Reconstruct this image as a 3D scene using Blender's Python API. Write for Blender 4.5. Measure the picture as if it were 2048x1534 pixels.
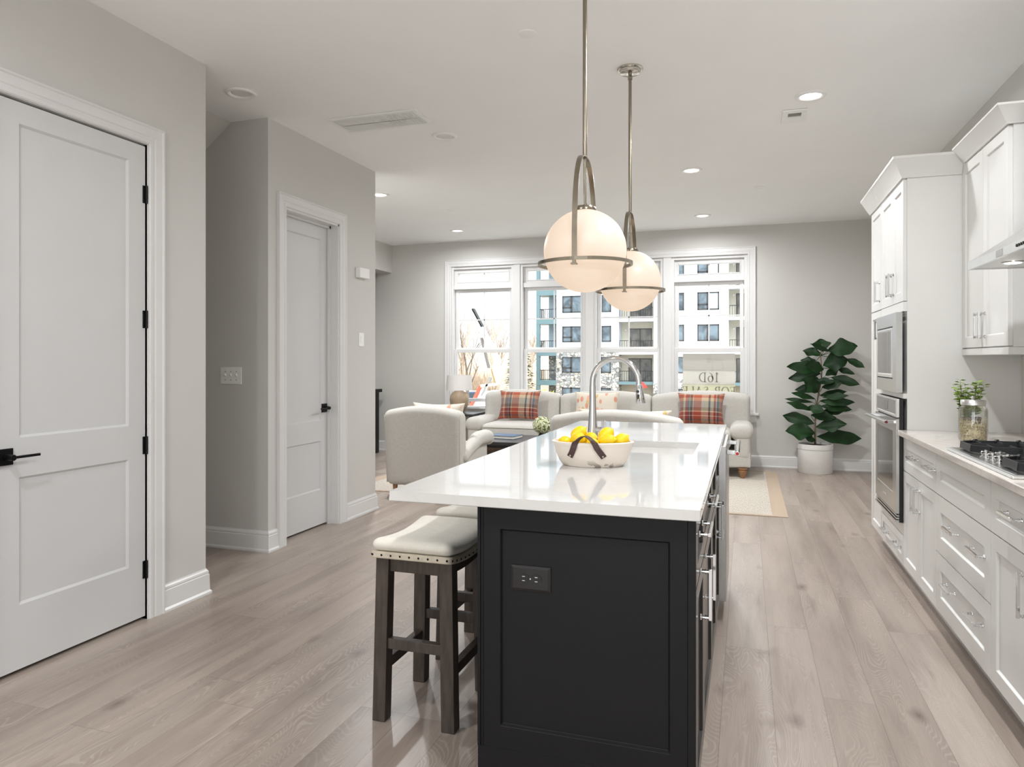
import bpy, bmesh, math, random
from mathutils import Vector, Matrix
for _o in list(bpy.data.objects):
    bpy.data.objects.remove(_o)
SC = bpy.context.scene
COL = SC.collection
PI = math.pi
rnd = random.Random(11)

# ------------------------------------------------------------------ camera, world, sun, large lights, exposure
cam_data = bpy.data.cameras.new('camera')
cam_data.sensor_width = 36.0
cam_data.lens = 36.0 * 1424.9 / 2048.0
cam_data.shift_y = -(767.0 - 720.0) / 2048.0
cam_data.clip_end = 600
cam = bpy.data.objects.new('camera', cam_data)
cam.location = (0, 0, 1.31)
cam.rotation_euler = (PI / 2, 0, math.radians(18.193))
COL.objects.link(cam)
SC.camera = cam

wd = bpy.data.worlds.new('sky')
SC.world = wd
wd.use_nodes = True
_nt = wd.node_tree
_nt.nodes.clear()
_out = _nt.nodes.new('ShaderNodeOutputWorld')
_bg = _nt.nodes.new('ShaderNodeBackground')
_tc = _nt.nodes.new('ShaderNodeTexCoord')
_sp = _nt.nodes.new('ShaderNodeSeparateXYZ')
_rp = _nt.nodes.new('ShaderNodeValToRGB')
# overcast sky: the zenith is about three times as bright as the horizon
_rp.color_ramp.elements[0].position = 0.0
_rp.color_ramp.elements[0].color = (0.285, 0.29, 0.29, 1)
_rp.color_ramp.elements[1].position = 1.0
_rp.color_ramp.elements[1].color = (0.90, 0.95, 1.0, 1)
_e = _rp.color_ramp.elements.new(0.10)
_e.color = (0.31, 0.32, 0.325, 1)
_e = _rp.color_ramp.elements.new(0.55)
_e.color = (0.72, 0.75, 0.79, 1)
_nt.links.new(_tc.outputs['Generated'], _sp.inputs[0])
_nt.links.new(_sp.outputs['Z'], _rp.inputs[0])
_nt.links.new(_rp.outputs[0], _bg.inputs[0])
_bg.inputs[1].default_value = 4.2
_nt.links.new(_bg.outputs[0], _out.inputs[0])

def add_light(name, kind, loc, energy, color=(1, 1, 1), rot=(0, 0, 0), size=1.0, size_y=None, parent=None):
    d = bpy.data.lights.new(name, kind)
    d.energy = energy
    d.color = color
    if kind == 'AREA':
        d.size = size
        if size_y:
            d.shape = 'RECTANGLE'
            d.size_y = size_y
        else:
            d.shape = 'DISK'
            d.spread = math.radians(172)
    o = bpy.data.objects.new(name, d)
    o.location = loc
    o.rotation_euler = rot
    COL.objects.link(o)
    if parent:
        o.parent = parent
    return o

_sun = add_light('sun', 'SUN', (20, -20, 30), 0.7, (1.0, 0.95, 0.88))
_sun.data.angle = math.radians(0.6)
_sun.rotation_euler = Vector((0.62, -0.55, 0.55)).to_track_quat('Z', 'Y').to_euler()
# added area light filling the room from an assumed opening behind the camera
add_light('back_fill_light', 'AREA', (-0.6, -2.45, 1.25), 34, (0.95, 0.98, 1.0), (PI / 2 + math.radians(30), 0, 0), 3.3, 2.3)
SC.view_settings.view_transform = 'Standard'
SC.view_settings.look = 'None'
SC.view_settings.gamma = 1.0
SC.view_settings.use_curve_mapping = False
SC.view_settings.exposure = 0.22
RECESSED_W = 47.0
SC.cycles.use_denoising = True
SC.cycles.max_bounces = 10
SC.cycles.diffuse_bounces = 6
SC.cycles.transparent_max_bounces = 16
SC.cycles.sample_clamp_indirect = 6.0

# ------------------------------------------------------------------ mesh helpers
class MB:
    """collects shapes into one mesh"""
    def __init__(self):
        self.bm = bmesh.new()

    def face(self, pts):
        vs = [self.bm.verts.new(p) for p in pts]
        try:
            return self.bm.faces.new(vs)
        except ValueError:
            return None

    def hexa(self, p):
        v = [self.bm.verts.new(q) for q in p]
        for f in ((0, 3, 2, 1), (4, 5, 6, 7), (0, 1, 5, 4), (1, 2, 6, 5), (2, 3, 7, 6), (3, 0, 4, 7)):
            self.bm.faces.new([v[i] for i in f])

    def box(self, x0, x1, y0, y1, z0, z1):
        self.hexa([(x0, y0, z0), (x1, y0, z0), (x1, y1, z0), (x0, y1, z0),
                   (x0, y0, z1), (x1, y0, z1), (x1, y1, z1), (x0, y1, z1)])
        return self

    def boxm(self, M, a0, a1, b0, b1, d0, d1):
        self.hexa([M(a0, b0, d0), M(a1, b0, d0), M(a1, b1, d0), M(a0, b1, d0),
                   M(a0, b0, d1), M(a1, b0, d1), M(a1, b1, d1), M(a0, b1, d1)])
        return self

    def loops(self, rings, cap0=True, cap1=True, closed=True):
        vr = [[self.bm.verts.new(p) for p in r] for r in rings]
        n = len(vr[0])
        for a, b in zip(vr[:-1], vr[1:]):
            for i in range(n if closed else n - 1):
                j = (i + 1) % n
                self.bm.faces.new((a[i], a[j], b[j], b[i]))
        if cap0:
            self.bm.faces.new(list(reversed(vr[0])))
        if cap1:
            self.bm.faces.new(vr[-1])
        return vr

    def prism(self, pts, f, t0, t1):
        self.loops([[f(p, q, t0) for p, q in pts], [f(p, q, t1) for p, q in pts]])
        return self

    def cyl(self, p0, p1, r0, r1=None, n=12):
        r1 = r0 if r1 is None else r1
        p0, p1 = Vector(p0), Vector(p1)
        d = (p1 - p0).normalized()
        u = d.orthogonal().normalized()
        v = d.cross(u)
        self.loops([[p + (u * math.cos(2 * PI * i / n) + v * math.sin(2 * PI * i / n)) * r for i in range(n)]
                    for p, r in ((p0, r0), (p1, r1))])
        return self

    def lathe(self, prof, c=(0, 0, 0), n=32, sx=1.0, sy=1.0, rot=0.0, cap0=True, cap1=True, f=None):
        rings = []
        for r, z in prof:
            ring = []
            for i in range(n):
                a = 2 * PI * i / n
                x, y = r * sx * math.cos(a), r * sy * math.sin(a)
                x, y = x * math.cos(rot) - y * math.sin(rot), x * math.sin(rot) + y * math.cos(rot)
                p = (c[0] + x, c[1] + y, c[2] + z)
                ring.append(f(p) if f else p)
            rings.append(ring)
        self.loops(rings, cap0, cap1)
        return self

    def tube(self, pts, r, n=8, closed=False):
        pts = [Vector(p) for p in pts]
        m = len(pts)
        rs = r if isinstance(r, (list, tuple)) else [r] * m
        rings = []
        u = None
        for i, p in enumerate(pts):
            if closed:
                d = pts[(i + 1) % m] - pts[i - 1]
            else:
                d = pts[min(i + 1, m - 1)] - pts[max(i - 1, 0)]
            d.normalize()
            if u is None:
                u = d.orthogonal().normalized()
            else:
                u = (u - d * u.dot(d)).normalized()
            v = d.cross(u)
            rings.append([p + (u * math.cos(2 * PI * k / n) + v * math.sin(2 * PI * k / n)) * rs[i] for k in range(n)])
        if closed:
            rings.append(rings[0])
            self.loops(rings, False, False)
        else:
            self.loops(rings)
        return self

    def ribbon(self, pts, width_dir, w, t_dir_fn=None, t=0.003):
        """flat strap along pts; width along width_dir, thickness along t_dir_fn(i)"""
        pts = [Vector(p) for p in pts]
        m = len(pts)
        rings = []
        for i, p in enumerate(pts):
            d = (pts[min(i + 1, m - 1)] - pts[max(i - 1, 0)]).normalized()
            wd_ = Vector(width_dir[i] if isinstance(width_dir, list) else width_dir).normalized()
            nn = d.cross(wd_).normalized()
            a, b = wd_ * w / 2, nn * t / 2
            rings.append([p - a - b, p + a - b, p + a + b, p - a + b])
        self.loops(rings)
        return self

    def rbox(self, c, size, r, n=10, f=None):
        h = [s / 2 for s in size]
        if not isinstance(r, (list, tuple)):
            r = (r, r, r)
        r = [min(r[k], h[k]) for k in range(3)]
        cache = {}
        def vert(p):
            key = tuple(round(q, 5) for q in p)
            if key in cache:
                return cache[key]
            q = [p[k] * h[k] for k in range(3)]
            inn = [max(-(h[k] - r[k]), min(h[k] - r[k], q[k])) for k in range(3)]
            d = [(q[k] - inn[k]) / r[k] if r[k] > 1e-6 else 0 for k in range(3)]
            l = math.sqrt(sum(x * x for x in d))
            if l > 1e-6:
                d = [x / l for x in d]
            w = [inn[k] + d[k] * r[k] for k in range(3)]
            if f:
                w = f(w, h)
            v = self.bm.verts.new((c[0] + w[0], c[1] + w[1], c[2] + w[2]))
            cache[key] = v
            return v
        def sp(i):
            t = -1 + 2 * i / n
            return math.copysign(abs(t) ** 0.75, t)
        for ax in range(3):
            for s in (-1, 1):
                for i in range(n):
                    for j in range(n):
                        q = []
                        for (a, b) in ((i, j), (i + 1, j), (i + 1, j + 1), (i, j + 1)):
                            p = [0, 0, 0]
                            p[ax] = s
                            p[(ax + 1) % 3] = sp(a)
                            p[(ax + 2) % 3] = sp(b)
                            q.append(vert(p))
                        if len(set(q)) == 4:
                            try:
                                self.bm.faces.new(q)
                            except ValueError:
                                pass
        return self

    def panel(self, M, a0, a1, b0, b1, t, holes, rec=0.009, slope=0.004, back=True):
        """slab a x b, thickness t, with recessed rectangular panels (holes) in its front"""
        A = sorted(set([a0, a1] + [h[0] for h in holes] + [h[1] for h in holes]))
        B = sorted(set([b0, b1] + [h[2] for h in holes] + [h[3] for h in holes]))
        for i in range(len(A) - 1):
            for j in range(len(B) - 1):
                am, bm_ = (A[i] + A[i + 1]) / 2, (B[j] + B[j + 1]) / 2
                if any(h[0] < am < h[1] and h[2] < bm_ < h[3] for h in holes):
                    continue
                self.face([M(A[i], B[j], t), M(A[i + 1], B[j], t), M(A[i + 1], B[j + 1], t), M(A[i], B[j + 1], t)])
        for (c0, c1, e0, e1) in holes:
            o = [(c0, e0), (c1, e0), (c1, e1), (c0, e1)]
            s = slope
            q = [(c0 + s, e0 + s), (c1 - s, e0 + s), (c1 - s, e1 - s), (c0 + s, e1 - s)]
            for k in range(4):
                l = (k + 1) % 4
                self.face([M(*o[k], t), M(*o[l], t), M(*q[l], t - rec), M(*q[k], t - rec)])
            self.face([M(*p, t - rec) for p in q])
        o = [(a0, b0), (a1, b0), (a1, b1), (a0, b1)]
        for k in range(4):
            l = (k + 1) % 4
            self.face([M(*o[k], 0), M(*o[l], 0), M(*o[l], t), M(*o[k], t)])
        if back:
            self.face([M(*p, 0) for p in o])
        bmesh.ops.remove_doubles(self.bm, verts=self.bm.verts, dist=1e-5)
        return self

    def sweep(self, path, prof, up=(0, 0, 1), closed=False, side=1):
        """mitred sweep: path of points in a plane with normal up; profile (out, along up)"""
        up = Vector(up)
        P = [Vector(p) for p in path]
        m = len(P)
        rings = []
        for i in range(m):
            dirs = []
            if i > 0 or closed:
                dirs.append((P[i] - P[i - 1]).normalized())
            if i < m - 1 or closed:
                dirs.append((P[(i + 1) % m] - P[i]).normalized())
            ns = [up.cross(d).normalized() * side for d in dirs]
            nrm = ns[0]
            k = 1.0
            if len(ns) == 2:
                nrm = (ns[0] + ns[1]).normalized()
                k = 1.0 / max(0.2, nrm.dot(ns[0]))
            rings.append([P[i] + nrm * (o * k) + up * z for o, z in prof])
        if closed:
            rings.append(rings[0])
            self.loops(rings, False, False)
        else:
            self.loops(rings)
        return self

ORG = {}

def build(mb, name, mats, origin=(0, 0, 0), smooth=None, bevel=0.0, seg=2, subsurf=0, recalc=True, mat_fn=None):
    bm = mb.bm
    if recalc:
        bmesh.ops.recalc_face_normals(bm, faces=bm.faces)
    o = Vector(origin)
    if o.length > 0:
        bmesh.ops.translate(bm, verts=bm.verts, vec=-o)
    me = bpy.data.meshes.new(name)
    bm.to_mesh(me)
    bm.free()
    if not isinstance(mats, (list, tuple)):
        mats = [mats]
    for m in mats:
        me.materials.append(m)
    if smooth is not None:
        me.polygons.foreach_set('use_smooth', [True] * len(me.polygons))
        if smooth < 179:
            me.set_sharp_from_angle(angle=math.radians(smooth))
    ob = bpy.data.objects.new(name, me)
    COL.objects.link(ob)
    if bevel > 0:
        b = ob.modifiers.new('bevel', 'BEVEL')
        b.width = bevel
        b.segments = seg
        b.limit_method = 'ANGLE'
        b.angle_limit = math.radians(40)
        b.harden_normals = False
    if subsurf:
        s = ob.modifiers.new('sub', 'SUBSURF')
        s.levels = s.render_levels = subsurf
    return ob

def tag(o, label, cat, group=None, kind=None):
    o['label'] = label
    if cat:
        o['category'] = cat
    if group:
        o['group'] = group
    if kind:
        o['kind'] = kind
    return o

def thing(name, label, cat, loc=(0, 0, 0), rotz=0.0, group=None, kind=None):
    o = bpy.data.objects.new(name, None)
    o.empty_display_size = 0.1
    COL.objects.link(o)
    o.location = loc
    o.rotation_euler = (0, 0, rotz)
    ORG[o] = Vector(loc)
    return tag(o, label, cat, group, kind)

def part(parent, mb, name, mats, local=False, label=None, **kw):
    org = ORG.get(parent, Vector((0, 0, 0)))
    ob = build(mb, name, mats, (0, 0, 0) if local else org, **kw)
    ob.parent = parent
    ORG[ob] = org
    if label:
        ob['label'] = label
    return ob

def solo(mb, name, mats, label, cat, loc=(0, 0, 0), group=None, kind=None, **kw):
    ob = build(mb, name, mats, loc, **kw)
    ob.location = loc
    ORG[ob] = Vector(loc)
    return tag(ob, label, cat, group, kind)

def struct(mb, name, mats, label, cat, parent=None, **kw):
    ob = build(mb, name, mats, (0, 0, 0), **kw)
    ob['kind'] = 'structure'
    if parent is None:
        tag(ob, label, cat)
    else:
        ob.parent = parent
    return ob

def dup(root, loc=None, rotz=None, label=None, group=None):
    r = root.copy()
    COL.objects.link(r)
    if loc is not None:
        r.location = loc
    if rotz is not None:
        r.rotation_euler = (0, 0, rotz)
    if label:
        r['label'] = label
    if group:
        r['group'] = group
    for ch in list(root.children):
        c = ch.copy()
        COL.objects.link(c)
        c.parent = r
        for g in list(ch.children):
            d = g.copy()
            COL.objects.link(d)
            d.parent = c
    return r

# ------------------------------------------------------------------ materials
class NT:
    def __init__(self, name):
        self.m = bpy.data.materials.new(name)
        self.m.use_nodes = True
        self.t = self.m.node_tree
        self.t.nodes.clear()
        self.out = self.t.nodes.new('ShaderNodeOutputMaterial')

    def n(self, typ, ins=None, **props):
        nd = self.t.nodes.new('ShaderNode' + typ)
        for k, v in props.items():
            setattr(nd, k, v)
        for k, v in (ins or {}).items():
            s = nd.inputs[k]
            if isinstance(v, bpy.types.NodeSocket):
                self.t.links.new(v, s)
            else:
                s.default_value = v
        return nd

    def math(self, op, a, b=0.0, c=0.0):
        return self.n('Math', {0: a, 1: b, 2: c}, operation=op).outputs[0]

    def mix(self, fac, a, b, blend='MIX'):
        nd = self.n('Mix', {}, data_type='RGBA', blend_type=blend)
        for s, v in ((nd.inputs[0], fac), (nd.inputs[6], a), (nd.inputs[7], b)):
            if isinstance(v, bpy.types.NodeSocket):
                self.t.links.new(v, s)
            else:
                s.default_value = v if not (isinstance(v, tuple) and len(v) == 3) else (*v, 1)
        return nd.outputs[2]

    def ramp(self, fac, stops, interp='LINEAR'):
        nd = self.n('ValToRGB', {0: fac})
        cr = nd.color_ramp
        cr.interpolation = interp
        while len(cr.elements) < len(stops):
            cr.elements.new(0.5)
        for e, (p, c) in zip(cr.elements, stops):
            e.position = p
            e.color = (*c, 1) if len(c) == 3 else c
        return nd.outputs[0]

    def comb(self, x, y, z):
        return self.n('CombineXYZ', {0: x, 1: y, 2: z}).outputs[0]

    def obj_xyz(self, which='Object'):
        tc = self.n('TexCoord')
        s = self.n('SeparateXYZ', {0: tc.outputs[which]})
        return tc.outputs[which], s.outputs[0], s.outputs[1], s.outputs[2]

    def done(self, sh):
        self.t.links.new(sh, self.out.inputs[0])
        return self.m

def rgb(r, g, b):
    def f(c):
        c /= 255.0
        return c / 12.92 if c <= 0.04045 else ((c + 0.055) / 1.055) ** 2.4
    return (f(r), f(g), f(b))

def mat(name, col, rough=0.5, metal=0.0, noise=0.05, nscale=6.0, bump=0.0, bscale=200.0, coat=0.0,
        emit=None, estr=0.0, spec=0.5, sheen=0.0, stretch=None, aniso=0.0):
    k = NT(name)
    vec = k.n('TexCoord').outputs['Object']
    if stretch:
        vec = k.n('Mapping', {0: vec, 3: stretch}).outputs[0]
    nz = k.n('TexNoise', {'Vector': vec, 'Scale': nscale, 'Detail': 3.0})
    lo = tuple(c * (1 - noise) for c in col)
    hi = tuple(min(1, c * (1 + noise)) for c in col)
    colr = k.ramp(nz.outputs[0], [(0.3, lo), (0.7, hi)])
    ins = {'Base Color': colr, 'Roughness': rough, 'Metallic': metal, 'Specular IOR Level': spec}
    if coat:
        ins['Coat Weight'] = coat
        ins['Coat Roughness'] = 0.05
    if sheen:
        ins['Sheen Weight'] = sheen
    if emit:
        ins['Emission Color'] = (*emit, 1)
        ins['Emission Strength'] = estr
    if bump:
        b = k.n('TexNoise', {'Vector': vec, 'Scale': bscale, 'Detail': 2.0})
        ins['Normal'] = k.n('Bump', {'Strength': bump, 'Distance': 0.002, 'Height': b.outputs[0]}).outputs[0]
    return k.done(k.n('BsdfPrincipled', ins).outputs[0])

M = {}
M['wall'] = mat('wall_paint', rgb(204, 202, 198), 0.6, noise=0.012, nscale=2.0, bump=0.05, bscale=350)
M['ceiling'] = mat('ceiling_paint', rgb(244, 244, 243), 0.7, noise=0.01, nscale=2.0)
M['trim'] = mat('trim_paint', rgb(219, 218, 217), 0.3, noise=0.008)
M['door'] = mat('door_paint', rgb(206, 206, 206), 0.32, noise=0.008)
M['cab'] = mat('cabinet_white', rgb(218, 217, 214), 0.30, noise=0.01)
M['island'] = mat('island_black', rgb(21, 21, 22), 0.5, noise=0.06, nscale=9, spec=0.22)
M['island_satin'] = mat('island_black_satin', rgb(24, 23, 23), 0.22, noise=0.06, nscale=9)
M['black'] = mat('black_metal', rgb(22, 22, 23), 0.4, 0.6, noise=0.1)
M['blackplastic'] = mat('black_plastic', rgb(17, 14, 14), 0.35, noise=0.1)
M['iron'] = mat('cast_iron', rgb(38, 39, 41), 0.45, 0.3, noise=0.15, bump=0.2, bscale=300)
M['dark'] = mat('dark_void', rgb(12, 12, 12), 0.6)
M['chrome'] = mat('chrome', rgb(215, 215, 215), 0.09, 1.0, noise=0.02)
M['steel'] = mat('brushed_steel', rgb(190, 189, 187), 0.27, 1.0, noise=0.05, nscale=40, stretch=(1, 1, 60))
M['steel_light'] = mat('satin_steel', rgb(225, 225, 224), 0.3, 1.0, noise=0.03, nscale=30)
M['nickel'] = mat('brushed_nickel', rgb(146, 137, 122), 0.26, 1.0, noise=0.06, nscale=30)
M['nickel_polished'] = mat('polished_nickel', rgb(205, 201, 193), 0.14, 1.0, noise=0.03, nscale=20)
M['glassblack'] = mat('oven_glass_reflection', rgb(92, 89, 86), 0.06, 0.0, noise=0.02, spec=0.9)  # grey base colour stands in for the reflection in the dark glass
M['white_plastic'] = mat('white_plastic', rgb(238, 238, 236), 0.35, noise=0.01)
M['grey_plastic'] = mat('grey_plastic', rgb(120, 116, 112), 0.5)
M['porcelain'] = mat('sink_porcelain', rgb(206, 199, 190), 0.15, noise=0.01)
M['darkwood'] = mat('stool_dark_wood', rgb(66, 57, 50), 0.6, noise=0.35, nscale=9, stretch=(6, 6, 1), bump=0.15, bscale=60)
M['blackwood'] = mat('table_black_wood', rgb(44, 42, 41), 0.4, noise=0.2, nscale=6, stretch=(1, 8, 8))
M['carvedwood'] = mat('carved_brown_wood', rgb(84, 66, 52), 0.55, noise=0.4, nscale=20, bump=0.5, bscale=45)
M['oakleg'] = mat('oak_leg', rgb(150, 108, 72), 0.45, noise=0.25, nscale=10, stretch=(5, 5, 1))
M['concrete'] = mat('white_planter', rgb(222, 220, 216), 0.55, noise=0.05, nscale=5)
M['soil'] = mat('soil', rgb(50, 40, 33), 0.9, noise=0.4, nscale=60, bump=0.6, bscale=90)
M['trunk'] = mat('fig_trunk', rgb(112, 92, 70), 0.7, noise=0.3, nscale=30)
M['leaf'] = mat('fig_leaf', rgb(22, 50, 20), 0.5, noise=0.45, nscale=7, spec=0.25)
M['herb'] = mat('herb_leaf', rgb(138, 164, 70), 0.5, noise=0.45, nscale=40)
M['clay'] = mat('brown_clay_pot', rgb(110, 92, 74), 0.6, noise=0.15)
M['grain'] = mat('dry_grain', rgb(214, 198, 166), 0.7, noise=0.55, nscale=120, bump=0.8, bscale=150)
M['lemon'] = mat('lemon_skin', rgb(246, 206, 20), 0.42, noise=0.12, nscale=14, bump=0.25, bscale=160)
M['leather'] = mat('brown_leather', rgb(72, 50, 48), 0.5, noise=0.15, nscale=30)
M['vase_tan'] = mat('tan_ceramic', rgb(172, 150, 124), 0.5, noise=0.12, nscale=18, stretch=(4, 4, 0.6))
M['book_blue'] = mat('book_cover_blue', rgb(62, 92, 124), 0.45, noise=0.08)
M['paper'] = mat('book_pages', rgb(225, 220, 208), 0.7, noise=0.05, nscale=80, stretch=(1, 1, 30))
M['hyd'] = mat('hydrangea_petals', rgb(222, 226, 190), 0.6, noise=0.3, nscale=60)
M['hydgreen'] = mat('hydrangea_green', rgb(120, 128, 70), 0.6, noise=0.3, nscale=60)
M['sky_white'] = mat('truck_white', rgb(240, 240, 238), 0.35)
M['yellow'] = mat('boom_cream', rgb(238, 226, 190), 0.4, noise=0.1)
M['ochre'] = mat('joint_ochre', rgb(170, 140, 70), 0.5, noise=0.15)
M['redpaint'] = mat('boom_red', rgb(220, 96, 70), 0.4, noise=0.1)
M['carblue'] = mat('car_paint_blue', rgb(40, 66, 104), 0.2, 0.2, coat=0.6)
M['tyre'] = mat('tyre_rubber', rgb(28, 28, 28), 0.8)
M['carglass'] = mat('car_window', rgb(60, 76, 92), 0.05, spec=0.9)
M['bark'] = mat('bark', rgb(172, 156, 140), 0.85, noise=0.3, nscale=4)  # this and the pale bark are lightened to paint in distance haze
M['barkpale'] = mat('hazy_pale_bark', rgb(206, 192, 174), 0.85, noise=0.3, nscale=4)
M['barkdark'] = mat('dark_bark', rgb(120, 106, 94), 0.85, noise=0.3, nscale=4)
M['evergreen'] = mat('evergreen_needles', rgb(118, 124, 92), 0.8, noise=0.4, nscale=3)
M['brush'] = mat('winter_brush', rgb(186, 164, 140), 0.9, noise=0.45, nscale=2.2, stretch=(2.5, 1, .8))  # lightened as well, outdoor haze put into the brush colour
M['ground'] = mat('outdoor_ground', rgb(150, 146, 136), 0.9, noise=0.2, nscale=0.3)
M['fencewhite'] = mat('fence_white', rgb(235, 235, 230), 0.5)
M['teal'] = mat('balcony_teal_trim', rgb(112, 140, 146), 0.5, noise=0.05)
M['winframe'] = mat('dark_window_frame', rgb(66, 64, 64), 0.5)
M['cream'] = mat('balcony_cream', rgb(214, 208, 192), 0.7, noise=0.05)
M['rail'] = mat('black_railing', rgb(44, 46, 48), 0.5)
M['curtain'] = mat('window_blind', rgb(190, 200, 208), 0.7, noise=0.1, nscale=1.5, stretch=(8, 1, 0.3))
M['tvblack'] = mat('tv_black', rgb(14, 14, 15), 0.25)
M['sun_red'] = mat('red_umbrella', rgb(200, 60, 50), 0.6)
M['spring'] = mat('yellow_green_shrub', rgb(206, 206, 90), 0.7, noise=0.3, nscale=3)

def emission_mat(name, col, strength, base=None):
    k = NT(name)
    nz = k.n('TexNoise', {'Vector': k.n('TexCoord').outputs['Object'], 'Scale': 2.0})
    c = k.ramp(nz.outputs[0], [(0.3, tuple(x * 0.99 for x in col)), (0.7, col)])
    b = k.n('BsdfPrincipled', {'Base Color': (*(base or col), 1), 'Roughness': 0.4,
                               'Emission Color': c, 'Emission Strength': strength})
    return k.done(b.outputs[0])
M['globe'] = emission_mat('opal_glass_lit', (1.0, 0.72, 0.49), 0.52, (0.36, 0.35, 0.34))
M['led'] = emission_mat('led_diffuser_lit', (1.0, 0.95, 0.88), 6.0)
M['ledoff'] = mat('led_diffuser_off_shaded', rgb(224, 221, 216), 0.5)  # greyer than the ring: shade of the recess put into the colour
M['hoodled'] = emission_mat('hood_lamp_lit', (1.0, 0.9, 0.75), 4.0)
M['bulbs'] = emission_mat('string_bulbs', (1.0, 0.97, 0.9), 3.0)

def thin_glass(name, tint=(1, 1, 1), gloss=0.06, rough=0.0):
    k = NT(name)
    nz = k.n('TexNoise', {'Vector': k.n('TexCoord').outputs['Object'], 'Scale': 1.5})
    tcol = k.ramp(nz.outputs[0], [(0.0, tuple(c * 0.995 for c in tint)), (1.0, tint)])
    tr = k.n('BsdfTransparent', {0: tcol})
    gl = k.n('BsdfGlossy', {'Color': (1, 1, 1, 1), 'Roughness': rough})
    lw = k.n('LayerWeight', {'Blend': 0.25})
    fac = k.math('MULTIPLY_ADD', lw.outputs['Fresnel'], 0.5 if gloss > .02 else 0.12, gloss)
    return k.done(k.n('MixShader', {0: fac, 1: tr.outputs[0], 2: gl.outputs[0]}).outputs[0])
M['pane'] = thin_glass('window_glass', (0.98, 0.99, 0.99), 0.006)
M['jar'] = thin_glass('jar_glass', (0.97, 0.975, 0.965), 0.05, 0.02)

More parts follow.
